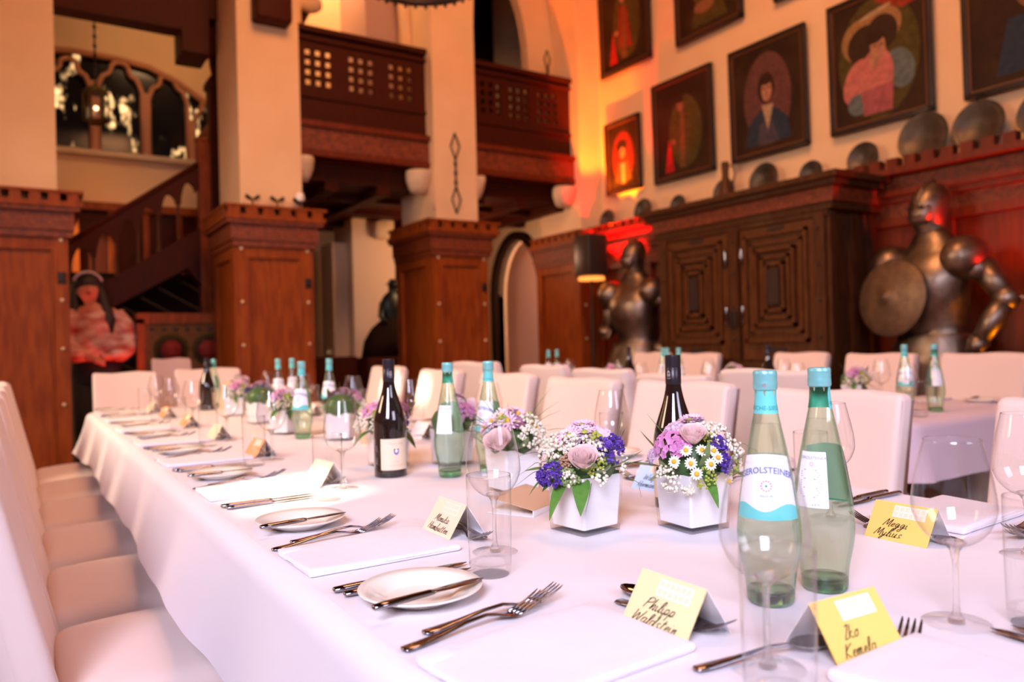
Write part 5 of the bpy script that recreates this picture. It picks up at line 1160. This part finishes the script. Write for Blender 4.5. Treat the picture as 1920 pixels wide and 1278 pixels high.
menu((0.86, 1.30, TZ), 0.45, 'brown folded menu card lying beside the white flower cube', 0.105, 0.15)
menu((1.03, 2.50, TZ), 0.25, 'brown menu card standing among the flowers behind a wine glass', 0.12, 0.12, True)
menu((1.02, 4.55, TZ), 0.5, 'wide brown menu card standing at the far end of the table', 0.20, 0.16, True)
menu((3.36, 2.60, TZ), 0.1, 'brown menu card standing on the second table', 0.17, 0.13, True)
# ================================================================ flower cubes
def basis(d):
    d = Vector(d).normalized(); a = d.cross(Vector((0,0,1))); a = Vector((1,0,0)) if a.length < 1e-3 else a.normalized(); return d, a, a.cross(d).normalized()
def petal(b, o, d, side, L, W_, curl=0.3, n=4, up=None, tipw=0.25):
    """thin curved petal from o along d; side = width direction"""
    o = Vector(o); d = Vector(d).normalized(); side = Vector(side).normalized(); nrm = d.cross(side).normalized() if up is None else Vector(up).normalized(); rows = []
    for i in range(n+1):
        q = i/n; w_ = W_*(sin(pi*(0.12+q*(0.88-0.25*tipw)))**0.7)
        c = o+d*(L*q)+nrm*(curl*L*q*q); rows.append([c-side*w_/2+nrm*0.0, c-nrm*0.12*w_, c+side*w_/2])
    b.grid(rows)
def aster(c, d, R, m, parent, rnd, n=20, layers=3, eye='lime', name='aster'):
    d, a, e = basis(d); c = Vector(c); b = MB()
    for l in range(layers):
        k = n-l*4; lift = 0.15+0.35*l; off = rnd.random()
        for i in range(k):
            an = 2*pi*(i+off)/k; rd = a*cos(an)+e*sin(an); dd = (rd+d*lift*rnd.uniform(0.8,1.2)).normalized(); sd = d.cross(rd)
            petal(b, c+d*0.002*l+rd*R*0.12, dd, sd, R*(0.92-0.2*l)*rnd.uniform(0.9,1.05), R*0.26, curl=-0.12)
    b.ball(c+d*(-0.002), R*0.2, 8, 6); f = b.build(name, m, parent, weld=False, normals=False)
    b = MB(); b.ball(c+d*0.003, R*0.24, 10, 6, (1,1,1)); b.build('flower_eye', M[eye], f)
    return f
def chamomile(c, d, R, parent, rnd):
    d, a, e = basis(d); c = Vector(c); b = MB()
    for i in range(13):
        an = 2*pi*i/13; rd = a*cos(an)+e*sin(an); petal(b, c+rd*R*0.3, rd+d*rnd.uniform(-0.25,0.15), d.cross(rd), R*0.75, R*0.36, 0.0, 3)
    f = b.build('chamomile', M['petal_white'], parent, weld=False, normals=False)
    b = MB(); b.ball(c+d*0.001, R*0.40, 10, 7); b.build('flower_eye', M['yolk'], f); return f
def rose(c, d, R, parent, rnd, m='petal_rose'):
    d, a, e = basis(d); c = Vector(c); b = MB()
    for k in range(15):
        q = k/14; an0 = k*2.4; r = R*(0.12+0.75*q**0.8); half = 0.85+0.25*(1-q); h = R*(1.25-0.35*q); rows = []
        for i in range(6):
            v = i/5; row = []
            for j in range(9):
                u = -1+2*j/8; an = an0+u*half; flare = r*(0.45+0.55*sin(v*pi*0.55)) + R*0.20*q*max(0, v-0.65)*2.0
                hh = h*v - R*0.16*u*u*v - R*0.35
                row.append(c+(a*cos(an)+e*sin(an))*flare+d*hh)
            rows.append(row)
        b.grid(rows)
    return b.build('rose', M[m], parent, weld=False, normals=False)
def cluster(name, c, d, R, n, r, m, parent, rnd, flat=0.6, nu=6, nv=4, spread=None):
    d, a, e = basis(d); c = Vector(c); b = MB()
    for i in range(n):
        q = sqrt(rnd.random()); an = rnd.uniform(0, 2*pi); p = c+(a*cos(an)+e*sin(an))*R*q+d*(R*flat*(1-q*q)*rnd.uniform(0.4,1.1)); rr = r*rnd.uniform(0.7,1.25); b.ball(p, rr, nu, nv)
    return b.build(name, m, parent, weld=False, normals=False)
def fluff(name, c, d, R, n, L, m, parent, rnd):     # ruffled statice: many little crinkled petals
    d, a, e = basis(d); c = Vector(c); b = MB()
    for i in range(n):
        q = sqrt(rnd.random()); an = rnd.uniform(0, 2*pi); rd = a*cos(an)+e*sin(an); p = c+rd*R*q+d*(R*0.6*(1-q*q)*rnd.uniform(0.5,1.1))
        for k in range(4):
            v = Vector((rnd.uniform(-1,1), rnd.uniform(-1,1), rnd.uniform(-1,1)))+d*0.9; s_ = v.cross(Vector((rnd.uniform(-1,1), rnd.uniform(-1,1), 0.3)))
            if s_.length > 1e-3: petal(b, p, v, s_, L*rnd.uniform(0.7,1.2), L*0.8, rnd.uniform(-0.3,0.5), 2)
    return b.build(name, m, parent, weld=False, normals=False)
def phlox(name, c, d, R, n, fr, m, parent, rnd):     # head of small flat five-petalled flowers
    d, a, e = basis(d); c = Vector(c); b = MB()
    for i in range(n):
        q = sqrt((i+0.5)/n); an = i*2.4; rd = a*cos(an)+e*sin(an); p = c+rd*R*q+d*(R*0.55*(1-q*q)); dd, a2, e2 = basis(d+rd*q*0.9)
        for k in range(5): an2 = 2*pi*k/5+i; r2 = a2*cos(an2)+e2*sin(an2); petal(b, p, r2+dd*0.15, dd.cross(r2), fr, fr*0.85, 0.0, 3, tipw=0.0)
    return b.build(name, m, parent, weld=False, normals=False)
def leaf(o, d, L, W_, m, parent, droop=-0.4, name='leaf'):
    o = Vector(o); d = Vector(d).normalized(); side = d.cross(Vector((0,0,1))); side = Vector((1,0,0)) if side.length < 1e-3 else side.normalized(); nrm = side.cross(d).normalized(); rows = []
    for i in range(9):
        q = i/8; w_ = W_/2*sin(pi*q**0.8)**0.8 if 0 < q < 1 else 0.0004; c = o+d*L*q+Vector((0,0,1))*droop*L*q*q
        rows.append([c+side*(w_*u)+nrm*(0.25*w_*abs(u)) for u in (-1,-0.5,0,0.5,1)])
    return MB().grid(rows).build(name, M[m], parent, weld=False, normals=False)
def blades(pts, m, parent, name='grass_blade'):
    b = MB()
    for o, tip, bend in pts:
        o, tip = Vector(o), Vector(tip); mid = (o+tip)/2+Vector(bend); b.tube([o, o.lerp(mid,0.6), mid.lerp(tip,0.4), tip], [0.0008,0.0007,0.0006,0.0002], 5)
    return b.build(name, M[m], parent, weld=False, normals=False)
def cube_vase(t, H=0.100, top=0.050, bot=0.0445):
    def sq(h, z): return [(-h,-h,z),(h,-h,z),(h,h,z),(-h,h,z)]
    def frus(b, z0, h0, z1, h1, cap=True):
        r = 0.004; P = []
        for h, z in ((h0, z0), (h1, z1)):
            for cx, cy, a0 in ((1,1,0),(-1,1,pi/2),(-1,-1,pi),(1,-1,3*pi/2)):
                for i in range(4): a = a0+pi/2*i/3; P.append((cx*(h-r)+r*cos(a), cy*(h-r)+r*sin(a), z))
        fs = [(i, (i+1)%16, 16+(i+1)%16, 16+i) for i in range(16)]
        if cap: fs += [tuple(range(16))[::-1], tuple(range(16,32))]
        b.add(P, fs, False)
    b = MB(); frus(b, 0.0098, bot-0.0030, H-0.001, top-0.0028, True); b.build('white_lining', M['vase_white'], t)
    b = MB(); frus(b, 0.0, bot, H, top, False); b.build('glass_cube', M['glass'], t)
    b = MB(); frus(b, 0.0, bot-0.0002, 0.0095, bot+0.0004, True); b.build('thick_base', M['glass_base'], t)
    MB().box(-top+0.006, top-0.006, -top+0.006, top-0.006, H-0.004, H+0.004).build('flower_foam', M['leaf_dark'], t)
def bouquet(kind, name='flower_cube'):
    rnd = random.Random(kind*7+3); t = empty(name, cat='flower arrangement'); cube_vase(t)
    # local -x,-y corner faces the camera; image left = +y-ish, right = +x-ish
    def D(u, v):  # u: -1 (image left) .. 1 (image right), v: elevation 0..1
        cam_dir = Vector((-0.62,-0.78,0)); right = Vector((0.843,-0.537,0))
        a = u*pi/2*0.95; h = (cam_dir*cos(a)+right*sin(a)); el = v*pi/2; return Vector((h.x*cos(el), h.y*cos(el), sin(el)))
    C0 = Vector((0,0,0.105))
    def at(u, v, rx=0.072, rz=0.078): d = D(u, v); return C0+Vector((d.x*rx, d.y*rx, d.z*rz)), d
    MB().ball((0,0,0.118), 0.058, 16, 10, (1,1,0.85)).build('foliage_core', M['leaf_dark'], t)
    if kind == 0:   # rose in the middle, purple statice at both sides, pale asters on top
        for (u, v, R) in ((-0.42,0.58,0.027),(0.0,0.66,0.026),(0.36,0.54,0.029),(-0.15,0.84,0.026),(0.25,0.86,0.024),(0.72,0.6,0.020)): p, d = at(u, v); aster(p, d, R, M['petal_pink'], t, rnd)
        p, d = at(-0.06,0.20); rose(p+d*0.010, d+Vector((0,0,0.8)), 0.027, t, rnd)
        for (u, v, R) in ((-0.55,0.02,0.022),(-0.85,-0.05,0.014),(0.42,0.34,0.026),(0.72,0.40,0.02)): p, d = at(u, v, 0.076); fluff('statice', p, d, R, 50, 0.0065, M['petal_purple'], t, rnd)
        for (u, v, R, n) in ((-0.5,0.45,0.030,60),(-0.2,0.46,0.024,55),(-0.85,0.25,0.022,36),(-0.9,0.5,0.018,20),(0.7,0.12,0.018,16)): p, d = at(u, v, 0.076); cluster('baby_breath', p, d, R, n, 0.0030, M['bud'], t, rnd)
        for (u, v) in ((-0.3,0.5),(-0.18,0.56),(-0.62,0.36),(0.62,0.33),(-0.35,0.38)): p, d = at(u, v, 0.081); phlox('white_blossom', p, d, 0.006, 4, 0.0055, M['petal_white'], t, rnd)
        for (u, v, R, m_) in ((0.12,0.18,0.022,'lime'),(-0.28,0.02,0.02,'leaf_pale'),(0.2,0.55,0.018,'lime'),(-0.6,0.25,0.018,'leaf_pale')): p, d = at(u, v, 0.072); cluster('lime_filler', p, d, R, 60, 0.0028, M[m_], t, rnd)
        for (u, v, R, n) in ((0.15,0.35,0.02,40),(0.2,-0.02,0.016,30),(-0.3,-0.02,0.014,20)): p, d = at(u, v, 0.076); cluster('baby_breath', p, d, R, n, 0.0030, M['bud'], t, rnd)
        p, d = at(-0.32,0.22,0.078); cluster('flower_head', p, d, 0.013, 60, 0.0019, M['flower_tan'], t, rnd, 0.9)
        p, d = at(-0.6,0.62); phlox('phlox_head', p, d, 0.016, 9, 0.006, M['petal_pink'], t, rnd)
        L = [(-0.95,0.05,0.06,0.024,'leaf',-0.15),(-1.05,-0.1,0.05,0.022,'leaf',-0.7),(-0.48,-0.2,0.058,0.024,'leaf',-0.85),(-0.10,-0.15,0.062,0.030,'leaf',-0.7),(0.04,0.05,0.05,0.032,'leaf_pale',0.35),(0.2,0.0,0.045,0.024,'leaf_pale',0.2),(0.62,0.1,0.07,0.018,'leaf_pale',0.25),(0.8,0.05,0.06,0.02,'leaf_dark',0.1),(0.95,0.4,0.05,0.02,'leaf_dark',0.5),(0.3,0.0,0.04,0.016,'leaf_pale',0.4),(-0.75,-0.2,0.04,0.02,'leaf_dark',-0.3)]
        bl = [((0.0,0.03,0.11),(-0.06,0.11,0.125),(0,0,0.02)),((0,0.03,0.11),(-0.10,0.07,0.08),(0,0,0.02)),((0,0.02,0.11),(-0.07,0.10,0.09),(0,0,0.03)),((0.02,-0.03,0.11),(0.03,-0.07,0.21),(0.01,0,0)),((0,-0.02,0.1),(-0.05,-0.055,0.045),(-0.01,-0.02,0.02)),((0.02,-0.02,0.1),(0.055,-0.085,0.06),(0.02,-0.02,0.02))]
    elif kind == 1:  # magenta phlox, peach rose, white baby's breath, chamomile
        for (u, v, R) in ((-0.1,0.80,0.022),(0.2,0.84,0.022),(0.5,0.85,0.016)): p, d = at(u, v); aster(p+Vector((0,0,0.008)), d, R, M['petal_pink'], t, rnd)
        for (u, v, R, m_) in ((-0.52,0.42,0.028,'petal_magenta'),(-0.62,0.68,0.022,'petal_pink'),(-0.85,0.2,0.014,'petal_pink'),(-0.25,0.38,0.016,'petal_magenta')): p, d = at(u, v, 0.074); phlox('phlox_head', p, d, R, 20, 0.0078, M[m_], t, rnd)
        p, d = at(0.0,0.50); rose(p+d*0.006, d+Vector((0,0,0.6)), 0.025, t, rnd)
        for (u, v, R, n) in ((0.62,0.55,0.032,80),(0.85,0.25,0.030,70),(0.35,0.80,0.024,50),(-0.35,-0.05,0.026,45),(0.0,0.95,0.02,26),(-0.1,-0.2,0.012,26),(-0.5,0.9,0.015,12)): p, d = at(u, v, 0.078); cluster('baby_breath', p, d, R, n, 0.0030, M['bud'], t, rnd)
        for (u, v, R) in ((0.48,0.40,0.018),(0.50,0.12,0.014)): p, d = at(u, v, 0.078); fluff('statice', p, d, R, 50, 0.0065, M['petal_purple'], t, rnd)
        for (u, v) in ((-0.28,0.18),(-0.05,0.16),(0.22,0.14),(0.02,0.02),(0.3,0.32),(-0.12,0.34),(0.5,-0.12),(0.12,0.34),(0.34,0.22)): p, d = at(u, v, 0.086); chamomile(p, d, 0.0105, t, rnd)
        for (u, v, R) in ((0.15,-0.05,0.02),(0.68,0.05,0.02),(0.4,0.5,0.016),(-0.05,0.75,0.018)): p, d = at(u, v, 0.078); cluster('lime_filler', p, d, R, 50, 0.0022, M['lime'], t, rnd)
        L = [(-0.95,0.35,0.06,0.022,'leaf_pale',0.3),(-0.85,0.05,0.075,0.026,'leaf_pale',0.0),(-0.45,-0.02,0.045,0.018,'leaf_pale',0.5),(-0.6,-0.1,0.05,0.016,'leaf_pale',-0.1),(0.18,0.12,0.045,0.016,'leaf_pale',0.9),(0.25,-0.15,0.05,0.02,'leaf',-0.8),(0.6,-0.1,0.045,0.024,'leaf',0.2),(0.85,-0.1,0.055,0.024,'leaf',-0.2),(0.95,0.1,0.05,0.02,'lime',0.0),(0.7,0.0,0.05,0.022,'leaf',0.5)]
        bl = [((0.03,-0.02,0.12),(0.10,-0.06,0.13),(0,0,0.03)),((-0.02,0.02,0.14),(-0.05,0.06,0.20),(0,0,0))]
    elif kind == 2:  # spiky grass, asters with eyes, rose in front
        for (u, v, R) in ((-0.35,0.66,0.025),(-0.05,0.52,0.027),(0.35,0.70,0.024),(-0.6,0.50,0.024),(-0.8,0.36,0.02),(0.1,0.88,0.024)): p, d = at(u, v); aster(p, d, R, M['petal_pink'], t, rnd, 16, 2, 'yolk')
        for (u, v, R) in ((0.1,0.74,0.018),(0.22,0.48,0.018)): p, d = at(u, v); aster(p, d, R, M['mauve'], t, rnd)
        p, d = at(-0.18,0.10); rose(p+d*0.010, d+Vector((0,0,0.9)), 0.032, t, rnd)
        for (u, v, R, n) in ((0.6,0.45,0.028,60),(0.4,0.2,0.026,60),(0.8,0.3,0.022,40),(-0.5,0.72,0.018,26),(0.65,0.08,0.024,46)): p, d = at(u, v, 0.078); cluster('baby_breath', p, d, R, n, 0.0032, M['bud'], t, rnd)
        for (u, v, R, m_) in ((-0.25,0.58,0.014,'lime'),(0.7,0.62,0.016,'lime'),(0.62,0.35,0.010,'yolk')): p, d = at(u, v, 0.08); cluster('lime_filler', p, d, R, 40, 0.0024, M[m_], t, rnd)
        L = [(0.15,-0.1,0.05,0.02,'leaf_dark',0.5),(0.3,-0.05,0.05,0.02,'leaf_pale',0.6),(0.5,-0.1,0.05,0.02,'leaf_dark',0.4),(-0.5,0.0,0.05,0.018,'leaf_dark',0.3),(-0.8,0.1,0.05,0.016,'leaf',0.2)]
        bl = []
        for k in range(22):
            a = rnd.uniform(0, 2*pi); e_ = rnd.uniform(0.0, 1.1); l = rnd.uniform(0.10, 0.15)
            bl.append(((0.01*cos(a),0.01*sin(a),0.12), (l*cos(a)*cos(e_), l*sin(a)*cos(e_), 0.12+l*sin(e_)), (0,0,0.01)))
    else:            # looser mixed bunch for the cubes further off
        for (u, v, R) in ((-0.3,0.7,0.024),(0.2,0.8,0.024),(0.6,0.5,0.022),(-0.7,0.4,0.02)): p, d = at(u, v); aster(p, d, R, M['petal_pink'], t, rnd, 14, 2)
        for (u, v, R, m_) in ((-0.45,0.45,0.030,'petal_magenta'),(0.25,0.55,0.026,'petal_pink'),(0.9,0.5,0.024,'mauve')): p, d = at(u, v); phlox('phlox_head', p, d, R, 16, 0.008, M[m_], t, rnd)
        for (u, v, R, n) in ((-0.2,0.2,0.030,50),(0.45,0.25,0.026,40),(-0.7,0.1,0.024,36)): p, d = at(u, v, 0.078); cluster('baby_breath', p, d, R, n, 0.0035, M['bud'], t, rnd)
        for (u, v, R) in ((0.1,0.15,0.024),(-0.05,0.4,0.02)): p, d = at(u, v, 0.078); cluster('lime_filler', p, d, R, 40, 0.0034, M['lime'], t, rnd)
        p, d = at(0.6,0.2); fluff('statice', p, d, 0.02, 30, 0.0075, M['petal_purple'], t, rnd)
        L = [(-0.5,-0.1,0.06,0.024,'leaf',-0.5),(0.0,-0.15,0.05,0.024,'leaf_dark',-0.7),(0.6,-0.1,0.07,0.026,'leaf_dark',-0.6),(0.95,0.35,0.06,0.03,'leaf_dark',0.5),(-0.9,0.2,0.05,0.02,'leaf',0.2),(0.3,0.0,0.05,0.024,'leaf',0.3)]
        bl = [((0,0,0.12),(0.02,-0.06,0.21),(0,0,0)),((0,0,0.12),(-0.06,0.05,0.2),(0,0,0))]
    for (u, v, l, w_, m_, dr) in L: p, d = at(u, v, 0.050, 0.03); leaf(p, d+Vector((0,0,0.1)), l, w_, m_, t, dr)
    blades(bl, 'stem', t)
    return t
G = 'white flower cubes on the tables'
b0 = bouquet(0); b0.location = (0.838, 1.090, TZ); b0.rotation_euler = (0,0,0.10); tag(b0, 'white cube of flowers with a pink rose and purple statice at both sides', None, G)
b1 = bouquet(1); b1.location = (0.998, 0.985, TZ); b1.rotation_euler = (0,0,0.0); b1.rotation_euler = (0,0,-0.06); tag(b1, 'white cube of flowers with magenta phlox and small chamomile daisies', None, G)
b2 = bouquet(2); b2.location = (0.930, 1.470, TZ); tag(b2, 'white cube of flowers bristling with thin grass blades', None, G)
b3 = bouquet(3); b3.location = (0.868, 2.03, TZ); tag(b3, 'white cube of pink flowers half hidden by the dark wine bottle', None, G)
for (x, y, rz, src, lab) in ((1.02, 1.93, 1.6, b1, 'white cube of tan and mauve flowers behind the green water bottle'), (0.98, 2.72, 2.5, b3, 'white cube of flowers behind the standing brown menu card'), (0.88, 3.08, 0.6, b3, 'white cube with trailing leaves beside the lone water bottle'),
    (0.92, 3.62, 3.4, b0, 'white cube with pink heads before the paired far bottles'), (0.93, 4.16, 1.2, b3, 'blurred white cube of tan and pink flowers down the long table'), (1.08, 4.80, 2.2, b1, 'farthest white flower cube on the long table'),
    (3.42, 2.28, 0.4, b3, 'white flower cube on the second table behind a chair'), (3.42, 3.05, 2.0, b1, 'white flower cube with a purple bloom further down the second table'), (3.40, 4.12, 1.0, b3, 'distant white flower cube below the corner knight'), (3.40, 4.60, 3.0, b3, 'distant white flower cube before the corner case')):
    dup(src, (x, y, TZ), rz, lab, G)
